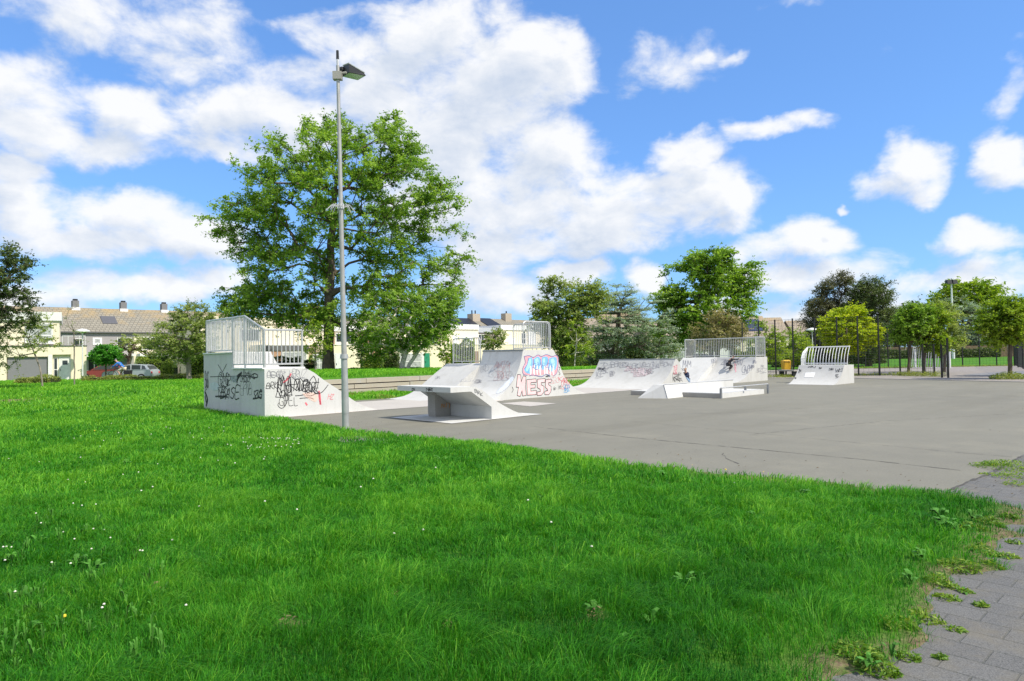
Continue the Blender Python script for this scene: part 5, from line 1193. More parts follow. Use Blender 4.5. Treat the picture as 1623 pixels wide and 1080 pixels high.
tree('slender_tree', 'slender tree with sparse leaves in front of the grey garage shutter', at(68,606,38), 2.2, [(25,530,40,26),(60,520,26,24),(90,500,10,8),(15,560,22,22),(70,545,26,12)], 38, 75, .11, 60, .38, LV_OLIVE, BARKG, 12, tr=.042, gap=.2)
tree('sapling', 'thin almost bare sapling in front of the white door of the garage house', at(118,606,40), 2.6, [(120,515,12,40),(112,500,8,22),(128,550,12,14)], 40, 12, .09, 14, .3, LV_OLIVE, BARKG, 13, tr=.035, twigs=True)
tree('round_clipped_tree', 'clipped round bright green tree behind the red car', at(168,602,58), 1.2, [(168,562,21,13),(168,566,19,10)], 58, 190, .15, 96, .26, LV_TOP, BARK, 14, tr=.07, shell=.85, wind=0)
tree('spreading_tree', 'small spreading pale green tree behind the silver car', at(201,604,66), 2.3, [(205,548,30,9),(235,556,18,8),(185,556,15,8),(215,540,22,7)], 66, 85, .17, 54, .45, LV_OLIVE, BARK, 15, tr=.16, gap=.15, flat=.35)
tree('bushy_tree', 'bushy olive green tree with a pale trunk left of the tall block ramp', at(300,604,46), 1.7, [(292,535,45,36),(305,505,32,22),(268,545,28,24),(325,530,24,34),(285,560,30,14)], 46, 260, .135, 84, .42, LV_OLIVE, BARKG, 16, tr=.16, gap=.2)
tree('slim_tree', 'slim tree crossing in front of the hedge between two larger trees', at(283,603,52), 2.0, [(283,545,12,18)], 52, 18, .12, 40, .35, LV_OLIVE, BARKG, 17, tr=.06)
tree('small_round_tree', 'small round olive tree in front of the recessed brown house wall', at(781,590,66), 2.3, [(781,540,17,15),(790,532,9,9),(772,546,11,8)], 66, 55, .17, 66, .42, LV_OLIVE, BARKG, 18, tr=.09, gap=.15)
tree('climbing_shrub', 'upright climbing shrub on the cream house corner by the low bank railing', at(706,592,70), .2, [(705,556,9,18),(702,538,8,6),(712,570,10,14)], 70, 34, .22, 48, .5, LV_MAPLE, BARKG, 19, tr=.05, cat='shrub')
tree('leaning_tree', 'wind leaned tree with open light green crown right of the tall ramp railing', at(888,586,62), 2.0, [(885,480,38,30),(925,472,32,20),(870,455,18,14),(890,520,36,34),(905,550,26,22),(930,495,28,20),(862,510,18,22)], 62, 320, .24, 84, .75, LV_OLIVE, BARK, 20, tr=.20, gap=.36, wind=.35, depth=.7)
tree('young_tree', 'young tree with a thin pale stem in front of the dark brown brick house', at(911,589,60), 1.6, [(915,545,22,22),(912,520,12,14)], 60, 45, .18, 44, .5, LV_MAPLE, BARKP, 21, tr=.06, gap=.2)
tree('cedar', 'spreading blue green cedar with flat layered boughs above the wide spine ramp', at(974,588,66), 2.2, [(978,475,22,16),(985,500,46,20),(975,525,52,20),(960,545,50,12),(1020,525,45,24),(1040,548,36,14),(945,555,34,10),(1000,468,10,10),(1030,500,30,16)], 66, 420, .20, 108, .85, LV_CEDAR, BARK, 22, tr=.36, flat=.16, droop=.35, gap=.30, fork=.75, tiers=.8, up_bias=2.0, shell=.45, depth=.8, asp=.3)
tree('tall_tree', 'second tallest tree, broad green airy crown behind the long ramp railing', at(1092,586,72), 3.2, [(1125,440,52,42),(1165,440,34,34),(1085,450,38,32),(1105,490,60,36),(1160,490,36,30),(1060,470,28,22),(1070,520,38,26),(1130,412,34,18),(1175,515,24,22),(1110,530,26,20)], 72, 620, .29, 84, .9, LV_BIG, BARK, 23, tr=.38, flat=.5, droop=.2, gap=.38, gscale=.35, fork=.55, wind=.1, depth=.75)
tree('brownish_tree', 'thin leaved brownish tree behind the long ramp railing', at(1138,586,60), 1.4, [(1138,525,36,22),(1120,535,24,22),(1155,530,26,20),(1140,505,22,12)], 60, 190, .16, 72, .55, LV_BROWN, BARKG, 24, tr=.11, gap=.28)
tree('street_tree', 'young green tree behind the tall fence, just right of the long ramp railing', at(1214,592,52), 1.6, [(1212,545,24,28),(1205,525,14,14),(1230,555,16,20)], 52, 90, .17, 60, .5, LV_MAPLE, BARKG, 25, tr=.08, gap=.2, group='young trees behind the tall fence')
tree('street_tree', 'young green tree behind the yellow litter bin', at(1254,592,58), 1.4, [(1255,550,24,24),(1245,535,12,10),(1272,555,14,22)], 58, 80, .18, 60, .55, LV_MAPLE, BARKG, 26, tr=.08, gap=.25, group='young trees behind the tall fence')
tree('dark_conifer', 'tall dark brownish conifer, left one of the dark pair with ragged crown', at(1318,586,66), .8, [(1322,470,26,26),(1335,448,16,14),(1300,490,22,28),(1310,530,28,34),(1332,505,28,34),(1288,505,12,16)], 66, 330, .22, 108, .75, LV_CONIF, BARK, 27, tr=.28, gap=.24, flat=.8, droop=.5, asp=.3)
tree('dark_conifer', 'tall dark greenish conifer, right one of the dark pair with rounded top', at(1378,586,64), .8, [(1382,465,26,24),(1375,500,32,34),(1395,510,20,36),(1370,540,32,30),(1362,470,14,18)], 64, 360, .22, 108, .75, LV_DARK, BARK, 28, tr=.26, gap=.18, flat=.8, droop=.5, asp=.3)
tree('bright_maple', 'bright yellow green round tree standing by the tall fence behind the small quarter pipe', at(1341,597,44), 1.8, [(1343,522,38,28),(1372,532,22,18),(1320,515,18,16),(1340,548,26,12),(1345,500,24,12)], 44, 250, .15, 96, .38, LV_LIME, BARK, 29, tr=.12, shell=.6, gap=.12)
for i, (px_, D, ell, lab) in enumerate([
    (1441, 41.8, [(1440,520,26,20),(1428,528,16,16),(1452,503,24,18)], 'left of three round green trees behind the low fence, with a square crown'),
    (1465, 42.6, [(1470,505,28,22),(1458,525,26,22),(1480,540,24,16)], 'middle round green tree behind the low fence by the open gate'),
    (1497, 45.5, [(1496,510,28,24),(1502,535,22,20),(1485,495,18,12)], 'right of three round green trees behind the low fence, above the white goal')]):
    tree('round_tree', lab, at(px_, 597, D), 1.7+.15*i, ell, D, (150, 190, 120)[i], .15, 84, .38, (LV_BIG, LV_MAPLE, LV_OLIVE)[i], BARK, 30+i, tr=.09, shell=.5, gap=(.12, .2, .3)[i], group='round green trees behind the low fence')
tree('round_tree', 'round green tree at the right edge standing in a tuft of grass on the pavement', at(1601,601,34.2), 1.9, [(1590,505,34,26),(1610,520,32,22),(1570,515,22,16),(1625,500,26,24),(1600,488,22,12),(1585,535,22,12)], 34.2, 330, .12, 90, .32, LV_MAPLE, BARK, 34, tr=.10, shell=.5, gap=.18)
tree('round_tree', 'green tree mostly cut off by the right edge of the photo', at(1652,600,37), 1.9, [(1650,510,34,32)], 37, 120, .13, 84, .36, LV_MAPLE, BARK, 35, tr=.10, shell=.6)
tree('distant_tree', 'distant broad light green tree behind the floodlight mast', at(1540,568,124), 3, [(1530,470,40,22),(1550,480,40,20),(1505,475,24,14),(1560,465,20,12)], 124, 200, .5, 66, 1.5, LV_MAPLE, BARK, 36, tr=.45, gap=.25, wind=.3, shell=.5)
tree('distant_cedar', 'distant silvery blue cedar beyond the wooden fence', at(1530,568,119), 3, [(1540,510,34,22),(1525,525,36,20),(1555,535,28,16),(1520,495,24,12)], 119, 200, .38, 72, 1.3, LV_CEDAR, BARK, 37, tr=.45, flat=.2, tiers=1.6, gap=.2, up_bias=1.8, asp=.3)
tree('distant_tree', 'distant dark green tree filling the gap left of the floodlight mast', at(1420,568,122), 2.5, [(1420,520,30,30),(1450,510,30,26),(1400,535,26,22)], 122, 150, .45, 60, 1.5, LV_DARK, BARK, 38, tr=.4, gap=.15)
tree('garden_tree', 'dark green garden tree behind the cars right of the blue cedar', at(1018,586,84), 1.0, [(1018,563,16,14)], 84, 40, .3, 66, .7, LV_DARK, BARK, 39, tr=.1)
tree('garden_tree', 'small tree with dark stem before the cream house with the grey door', at(1046,586,78), 1.6, [(1050,548,26,12),(1040,540,16,10)], 78, 50, .25, 60, .7, LV_OLIVE, BARK, 40, tr=.08, gap=.1)

# ------------------------------------------------------------------ hedges and shrubs
def hedge(name, label, p0, p1, w, h, n, leaf, lv, seed, rough=.10, group=None, cat='hedge', zb=None):
    rs = np.random.RandomState(seed); a = np.array(p0); b = np.array(p1); L = np.linalg.norm(b-a); d = (b-a)/L; nn = np.array([-d[1], d[0]])
    c = (a+b)/2; zb = gzp(*c) if zb is None else zb
    s = rs.uniform(0, 1, n); q = rs.uniform(-1, 1, n); z = rs.uniform(0, 1, n); f = rs.randint(0, 4, n)
    q = np.where(f == 0, -1, np.where(f == 1, 1, q)); z = np.where(f == 2, 1, z); hh = h*(1+rough*np.sin(s*L*1.7+seed)+rough*.6*np.sin(s*L*5.1))
    q = q*(1-.35*(z**4)) + rs.normal(size=n)*.06
    P = np.zeros((n, 3)); P[:, :2] = a+np.outer(s*L, d)+np.outer(q*w/2, nn); P[:, 2] = zb+z*hh+rs.normal(size=n)*leaf*.35
    endf = rs.uniform(size=n) < .10; e = rs.uniform(size=n) < .5
    P[endf, :2] = (np.where(e[:, None], a, b)+np.outer(rs.uniform(-1, 1, n)*w/2, nn))[endf]
    t = thing(name, label, cat, (c[0], c[1], zb), group)
    V, Fc = leafmesh(rs, P, leaf, .3, .6); arrays('foliage', V, Fc, lv, t, attr=np.repeat(rs.uniform(0, 1, n), 4))
    mb = MB(); k = nn*w*.36; q4 = [a+k, b+k, b-k, a-k]; mb.hexa([(x, y, zb-.1) for x, y in q4]+[(x, y, zb+h*.86) for x, y in q4]); mb.build('inner_core', plain('dark_core', (.02,.028,.01), .95), t)  # solid near-black box filling the inside of the foliage
    return t
g2 = lambda px, D: A(px, 600, D)[:2]
hedge('clipped_hedge', 'long clipped green hedge behind the silver car', g2(221,62), g2(272,62), 1.2, 1.75, 9000, .10, LV_HEDGE, 1)
hedge('yellow_green_bush', 'rounded yellow green bush at the end of the clipped hedge', g2(262,57), g2(281,57), 1.3, 1.15, 4000, .10, LV_HEDGE, 2, .16, cat='bush')
hedge('dark_bush', 'tall dark bush beside the tall block ramp at left', g2(306,54), g2(334,54), 2.0, 2.9, 6500, .14, LV_HEDGE, 3, .16, cat='bush')
hedge('ground_cover_strip', 'low strip of rough ground cover along the street behind the cyclist', g2(140,47.5), g2(322,47.5), 1.6, .28, 11000, .09, LV_ROUGH, 4, .3, cat='planting')
hedge('low_weedy_planting', 'low weedy planting below the garage shutter', g2(32,44), g2(88,44), 1.2, .38, 3500, .08, LV_ROUGH, 5, .3, cat='planting')
hedge('dark_hedge', 'dark square hedge seen through the ramp railing under the brown band house', g2(420,60), g2(474,60), 1.2, 1.7, 5200, .14, LV_DARK, 6, .05)
hedge('small_round_bush', 'small round dark bush left of the thickest trunk', g2(484,58), g2(500,58), .9, 1.15, 2200, .12, LV_DARK, 7, .1, cat='bush')
hedge('dark_bush', 'dark bush with yellow green edge between the two middle doorways', g2(574,62), g2(606,62), 1.6, 1.6, 4200, .16, LV_HEDGE, 8, .2, cat='bush')
hedge('dark_hedge', 'tall dark hedge right of the orange brick gate', g2(606,66), g2(632,66), 1.6, 1.9, 4000, .16, LV_DARK, 9, .1)
hedge('flat_hedge', 'flat low hedge behind the lamp pole', g2(556,56), g2(578,56), .8, .45, 1500, .10, LV_DARK, 10, .1, zb=.35)
hedge('column_bush', 'pair of upright dark bushes seen through the low bank railing', g2(716,72), g2(752,72), 1.2, 2.9, 5200, .18, LV_MAPLE, 11, .12, cat='bush')
hedge('garden_hedge', 'low hedge under the windows of the dark brown brick house', g2(888,80), g2(935,80), 1.0, .95, 3600, .15, LV_HEDGE, 12, .08)
hedge('dark_bush', 'wide dark rounded bush under the right side of the blue cedar', g2(990,72), g2(1028,72), 2.2, 2.6, 6500, .18, LV_DARK, 13, .18, cat='bush')
hedge('dark_hedge', 'dark hedge under the left side of the blue cedar', g2(936,76), g2(985,76), 1.4, 1.9, 5000, .18, LV_DARK, 14, .15)
hedge('green_hedge', 'green hedge behind the right half of the long ramp railing', g2(1166,80), g2(1230,80), 1.4, 1.6, 6500, .18, LV_HEDGE, 15, .1)
hedge('dark_hedge', 'dark mass of shrubs behind the curved white railing', g2(1228,66), g2(1312,66), 1.6, 1.9, 8000, .18, LV_DARK, 16, .15)
hedge('field_hedge', 'long low dark hedge along the wooden fence beyond the sports field', g2(1392,108), g2(1582,108), 1.6, 1.25, 12000, .26, LV_DARK, 17, .10)
hedge('dark_hedge', 'dark shrubs under the bright yellow green tree at the field edge', g2(1310,76), g2(1400,76), 1.6, 1.4, 8000, .2, LV_DARK, 18, .15)

# ------------------------------------------------------------------ grass
GR = leafmat('grass_blades', (.010,.095,.006), (.056,.275,.014), (.24,.52,.045), .40, .15)
def lawn_blades():
    rs = np.random.RandomState(77); X = []; Y = []; Wd = []; Hh = []
    def zone(d0, d1, dens, w, h, x0=-1e9, x1=1e9):
        # wedge a little wider than the view
        area = .5*1.75*(d1*d1-d0*d0); n = int(area*dens); d = np.sqrt(rs.uniform(d0*d0, d1*d1, n)); x = rs.uniform(-.86, .89, n)*d
        X.append(x); Y.append(d); Wd.append(np.full(n, w)*rs.uniform(.6, 1.3, n)); Hh.append(np.full(n, h)*rs.uniform(.35, 1.5, n))
    zone(2.7, 5.0, 9500, .0034, .084); zone(5.0, 8.0, 5000, .0052, .078); zone(8.0, 13, 1700, .0095, .072); zone(13, 22, 520, .015, .085); zone(22, 52, 130, .032, .10)
    X = np.concatenate(X); Y = np.concatenate(Y); Wd = np.concatenate(Wd); Hh = np.concatenate(Hh)
    sdv = hard_sd(X, Y); U_ = X*UX+Y*UY; V_ = -X*UY+Y*UX
    keep = (sdv < .02) & ~((U_ > 7.8) & (U_ < 21.5) & (V_ > 18.2) & (V_ < 22.98)) & ~((V_ > 27.1) & (V_ < 28.3) & (U_ > 12) & (U_ < 43.6)) & (Y < 52)
    # thinner, shorter and patchy near the paved edge, small bare spots
    edge = np.clip(-sdv/.9, 0, 1); nearr = sstep(13, 8, Y)*sstep(.0, 1.5, X)
    patch = .5+.5*np.sin(X*7.3+2*np.sin(Y*4.1))*np.sin(Y*8.7+1.7*np.sin(X*5.3))
    keep &= ~((nearr > .3) & (edge < .85) & (rs.uniform(size=len(X)) > .25+edge*.75*(.35+patch)))
    for (px_, py_, r) in ((455,1000,.13),(942,985,.10),(248,945,.05),(710,1010,.06),(620,955,.05),(15,640,.9),(1330,1060,.10),(380,640,.0)):
        gx_, gy_ = G(px_, py_); keep &= ~((X-gx_)**2+((Y-gy_)*1.3)**2 < (r*rs.uniform(.5, 1.1, len(X)))**2)
    X, Y, Wd, Hh, sdv = X[keep], Y[keep], Wd[keep], Hh[keep], sdv[keep]
    n = len(X); Z = gz(X, Y)
    # clumpy height and lean
    def fbm(x, y, s): return (np.sin(x*s+1.7*np.sin(y*s*.83+.5))*np.cos(y*s*1.13+1.3*np.sin(x*s*.71))+.5*np.sin(x*s*2.3+y*s*1.9+2*np.sin(x*s*.9-y*s*1.2)))/1.5
    c1 = fbm(X, Y, 2.1); c2 = fbm(X+9, Y-4, 5.3); c3 = fbm(X-3, Y+7, 11.)
    c0 = fbm(X+30, Y+11, .8); Hh *= (1+.30*c1+.35*c2)*(.55+.45*np.clip(-sdv/.5, 0, 1))
    ang = rs.uniform(0, 2*np.pi, n); lean = rs.uniform(.2, 1.5, n)*(1+.3*c2)
    dirx = np.cos(ang)+1.1*c3+.9*c2+.3; diry = np.sin(ang)+1.0*fbm(X*1.3+5, Y-8, 6.); 
    fx = -diry/np.hypot(dirx, diry); fy = dirx/np.hypot(dirx, diry); rot = rs.uniform(-.8, .8, n); fx, fy = fx*np.cos(rot)-fy*np.sin(rot), fx*np.sin(rot)+fy*np.cos(rot)
    b = np.stack([X, Y, Z-.006], 1); s = np.stack([fx*Wd, fy*Wd, np.zeros(n)], 1)*.5; dl = np.stack([dirx*lean*Hh*.62, diry*lean*Hh*.62, np.zeros(n)], 1)
    up_ = np.stack([np.zeros(n), np.zeros(n), Hh], 1)
    m = b+up_*.55+dl*.30; m2 = b+up_*.88+dl*.72; tip = b+up_*(1-.25*lean[:, None])+dl*1.25
    V = np.stack([b-s, b+s, m+s*.9, m-s*.9, m2+s*.55, m2-s*.55, tip], 1).reshape(-1, 3)
    k = np.arange(n)[:, None]*7
    F1 = k+np.array([[0, 1, 2, 3]]); F2 = k+np.array([[3, 2, 4, 5]]); F3 = k+np.array([[5, 4, 6, 6]])
    # quads only: last one is a sliver triangle written as quad with a tiny offset point
    V = V.reshape(n, 7, 3); V8 = np.concatenate([V, (V[:, 6:7]+s[:, None]*.12)], 1).reshape(-1, 3); k = np.arange(n)[:, None]*8
    Fc = np.concatenate([k+np.array([[0, 1, 2, 3]]), k+np.array([[3, 2, 4, 5]]), k+np.array([[5, 4, 7, 6]])])
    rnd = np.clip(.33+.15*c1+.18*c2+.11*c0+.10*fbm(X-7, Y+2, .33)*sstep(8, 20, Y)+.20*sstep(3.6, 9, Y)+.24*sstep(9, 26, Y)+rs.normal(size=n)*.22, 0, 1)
    o = arrays('grass', V8, Fc, GR, attr=np.repeat(rnd, 8)); tag(o, kind='stuff'); return n
NB = lawn_blades(); print('grass blades', NB)
# weeds and rough grass: strip in front of the retaining steps, fence foot, joints of the paving, tree foot
def rough(name, spots, mat_, seed, kind='stuff'):
    rs = np.random.RandomState(seed); C = []; L = []; 
    for (x, y, rx, ry, n, h, l) in spots:
        a = rs.uniform(0, 2*np.pi, n); r = np.sqrt(rs.uniform(0, 1, n)); px_ = x+rx*r*np.cos(a); py_ = y+ry*r*np.sin(a)
        z = np.maximum(gz(px_, py_), 0)+rs.uniform(0, 1, n)*h*(1-r*.6); C.append(np.stack([px_, py_, z], 1)); L.append(np.full(n, l))
    C = np.concatenate(C); L = np.concatenate(L); n = len(C); V, Fc = leafmesh(rs, C, 1.0, .2, .28); V = (V.reshape(n, 4, 3)-C[:, None])*L[:, None, None]; 
    V[..., 2] *= 1.0; V = V+C[:, None]; o = arrays(name, V.reshape(-1, 3), Fc, mat_, attr=np.repeat(rs.uniform(0, 1, n), 4)); return tag(o, kind=kind)
sp = []
rr = random.Random(9)
for i in range(85):
    u_ = rr.uniform(12, 40); v_ = rr.uniform(22.9, 27.1); x, y = uvp(u_, v_); sp.append((x, y, .5, .5, 170, .14, .10))
for i in range(26):
    a = A(1175+i*12.6, 598, 41.6)[:2]; sp.append((a[0], a[1]+.1, .45, .25, 110, .28, .10))
for i in range(10): a = A(1425+i*7, 598, 40.5-i*.25); sp.append((a[0], a[1], .4, .3, 160, .4, .09))
sp.append((*A(1600,601,34.0)[:2], .9, .7, 1500, .45, .11))
for i in range(34): a = A(1310+i*9, 584, 57.4); sp.append((a[0], a[1], .5, .3, 60, .22, .12))
for i in range(20): a = A(1225+rr.uniform(0, 45), 0, rr.uniform(40.5, 43)); sp.append((a[0], a[1], .5, .5, 120, .18, .09))
rough('rough_grass', sp, LV_ROUGH, 5)
sp = []
for (px_, py_, r, n, h) in ((1600,742,.34,1300,.10),(1614,758,.25,600,.08),(1580,738,.14,300,.07),(1560,752,.05,60,.03),(1618,770,.15,220,.06),(1555,962,.035,160,.035),(1530,940,.04,110,.03),(1390,1066,.09,420,.06),(1440,1046,.05,170,.04),(1490,1045,.03,90,.03),(1515,1000,.05,120,.02),(1596,884,.07,220,.035),(1608,862,.05,130,.04),(1575,902,.06,140,.03),(1500,950,.07,240,.03),(1540,845,.10,360,.06),(1570,835,.10,420,.06),(1560,880,.09,320,.05),(1600,826,.06,160,.05),(1360,1045,.10,420,.05),(1420,1000,.10,300,.05),(1520,905,.12,420,.05),(1490,930,.09,300,.05),(1470,985,.08,240,.04)):
    x, y = G(px_, py_); sp.append((x, y, r*1.15, r, int(n*.55), h*1.3, .040)); sp.append((x+r*.6, y-r*.5, r*.5, r*.4, int(n*.22), h*.7, .03)); sp.append((x-r*.5, y+r*.7, r*.6, r*.35, int(n*.2), h*.6, .03))
rough('weeds', sp, leafmat('leaf_weed', (.06,.15,.012), (.15,.29,.03), (.32,.42,.07), .4), 6)
# broad leaved plants in the lawn
def rosette(mb, x, y, r, n, rr, h=.05):
    z = gzp(x, y)+.01
    for i in range(n):
        a = rr.uniform(0, 6.28); L = r*rr.uniform(.6, 1.1); w = L*.22; d = Vector((math.cos(a), math.sin(a), 0)); s = Vector((-d.y, d.x, 0))*w; up_ = Vector((0,0,1)); b = Vector((x, y, z)); k = rr.uniform(.5, 1.4)*h
        p = [b, b+d*L*.45+up_*k, b+d*L*.8+up_*k*1.15, b+d*L+up_*k*.8]
        mb.face([p[0], p[1]-s, p[1]+up_*.004]); mb.face([p[0], p[1]+up_*.004, p[1]+s]); mb.face([p[1]-s, p[2]-s*.75, p[2], p[1]+up_*.004]); mb.face([p[1]+up_*.004, p[2], p[2]+s*.75, p[1]+s]); mb.face([p[2]-s*.75, p[3], p[2]]); mb.face([p[2], p[3], p[2]+s*.75])
mb = MB(); rr = random.Random(12)
for (px_, py_, r, n) in ((945,985,.09,5),(975,1035,.09,4),(1030,1000,.08,4),(1085,935,.09,7),(1105,930,.08,6),(1010,905,.06,4),(120,905,.10,9),(150,915,.09,6),(75,1010,.09,5),(40,960,.10,7),(1490,825,.13,8),(1500,840,.12,9),(1520,850,.11,8),(1540,830,.09,8),(1378,1068,.07,9),(1412,1050,.05,7),(1555,960,.05,7),(1525,940,.06,8),(1465,895,.09,7),(1445,935,.08,7),(20,900,.09,8),(60,870,.08,6),(200,740,.12,6),(700,735,.14,7),(410,700,.15,8),(1050,760,.12,7),(1200,830,.10,7),(1270,790,.10,7),(860,800,.09,5),(30,1000,.08,7)):
    rosette(mb, *G(px_, py_), r, n, rr)
for i in range(85):
    a = G(rr.uniform(-10, 260)**1.0, rr.uniform(825, 1078)); rosette(mb, *a, rr.uniform(.022, .05), 4, rr, .085)
weedm = plain('broad_leaf', (.055,.19,.014), .85, 0, .3, 12); tag(mb.build('weed_leaves', weedm), kind='stuff')
# clover and daisy heads, a few dandelions
mb = MB(); rs = np.random.RandomState(4)
def heads(mb, pts, s, h):
    for (x, y) in pts:
        z = gzp(x, y)+h*rs.uniform(.7, 1.15); mb.lathe((x, y, z), [(s*.4, 0), (s, s*.45), (s*.85, s*1.0), (s*.3, s*1.35)], 6)
pts = [G(*p) for p in ((5,893),(18,890),(57,835),(130,820),(152,818),(165,858),(148,862),(118,872),(100,862),(65,848),(112,920),(222,893),(226,899),(82,920),(145,890),(195,765),(175,870),(108,772),(135,775),(24,970),(40,990),(165,992),(295,992),(162,997),(273,875),(250,745),(420,738),(395,705),(62,745),(10,888),(116,815),(14,742),(8,912))]
heads(mb, pts, .0085, .085)
pts = [(x, y) for x, y in [(A(px_, 700, d)[0], d) for px_, d in [(rs.uniform(80, 520), rs.uniform(10, 15)) for _ in range(26)]+[(rs.uniform(30, 300), rs.uniform(16, 34)) for _ in range(40)]+[(rs.uniform(380, 480), rs.uniform(11.5, 13)) for _ in range(40)]+[(rs.uniform(200, 1300), rs.uniform(5, 10)) for _ in range(16)]] if hard_sd(np.array([x]), np.array([y]))[0] < -.1]
heads(mb, pts, .011, .07)
tag(mb.build('white_clover', plain('clover_white', (.70,.68,.60), .7)), kind='stuff')
mb = MB(); heads(mb, [G(*p) for p in ((102,1008),(1150,745),(1097,737),(1210,748),(150,700))], .014, .09); tag(mb.build('yellow_flowers', plain('flower_yellow', (.65,.50,.03), .7)), kind='stuff')
# dead leaf and dry tufts on bare spots
mb = MB()
for (px_, py_, r) in ((455,1000,.06),(942,988,.045),(248,945,.022),(708,1012,.03),(627,958,.02)):
    x, y = G(px_, py_); z = gzp(x, y)
    for i in range(26):
        a = rs.uniform(0, 6.28); q = r*rs.uniform(.1, 1.1); p = Vector((x+q*math.cos(a), y+q*math.sin(a), z+rs.uniform(.012, .06))); d = Vector((rs.normal(), rs.normal(), rs.normal()*.3)).normalized()*rs.uniform(.008, .022); s = Vector((rs.normal(), rs.normal(), rs.normal()*.5)).normalized()*rs.uniform(.004, .010); mb.face([p-d, p+s, p+d, p-s])
tag(mb.build('dry_leaves', plain('dry_brown', (.23,.15,.09), .9, 0, .35, 20)), kind='stuff')

# ------------------------------------------------------------------ people
SKIN = plain('skin', (.50,.30,.22), .55, 0, .05); HAIRB = plain('hair_brown', (.10,.05,.025), .7); HAIRG = plain('hair_fair', (.28,.16,.06), .7); NAVY = plain('navy_cloth', (.018,.028,.07), .85); BLACKC = plain('black_cloth', (.02,.02,.024), .85); BLUEC = plain('blue_shirt', (.02,.17,.55), .8); KHAKI = plain('cream_shorts', (.60,.54,.42), .85); JEANS = plain('light_jeans', (.25,.36,.52), .85); SHOEW = plain('white_shoe', (.70,.70,.70), .6); CAPG = plain('grey_cap', (.22,.23,.26), .8)
def skin(name, mat_, parent, vs, es, rad, root=0):
    me = bpy.data.meshes.new(name); o0 = ORG[parent]; me.from_pydata([(v[0]-o0[0], v[1]-o0[1], v[2]-o0[2]) for v in vs], es, []); o = link(name, me, mat_, parent)
    me.skin_vertices.new() if hasattr(me.skin_vertices, 'new') and not me.skin_vertices else None
    m = o.modifiers.new('skin', 'SKIN'); m.use_smooth_shade = True
    if not me.skin_vertices:
        import bmesh; bm = bmesh.new(); bm.from_mesh(me); bm.verts.layers.skin.verify(); bm.to_mesh(me); bm.free()
    for i, sv in enumerate(me.skin_vertices[0].data):
        r = rad[i]; sv.radius = (r, r) if not isinstance(r, tuple) else r; sv.use_root = (i == root)
    s = o.modifiers.new('sub', 'SUBSURF'); s.levels = 1; s.render_levels = 1
    return o
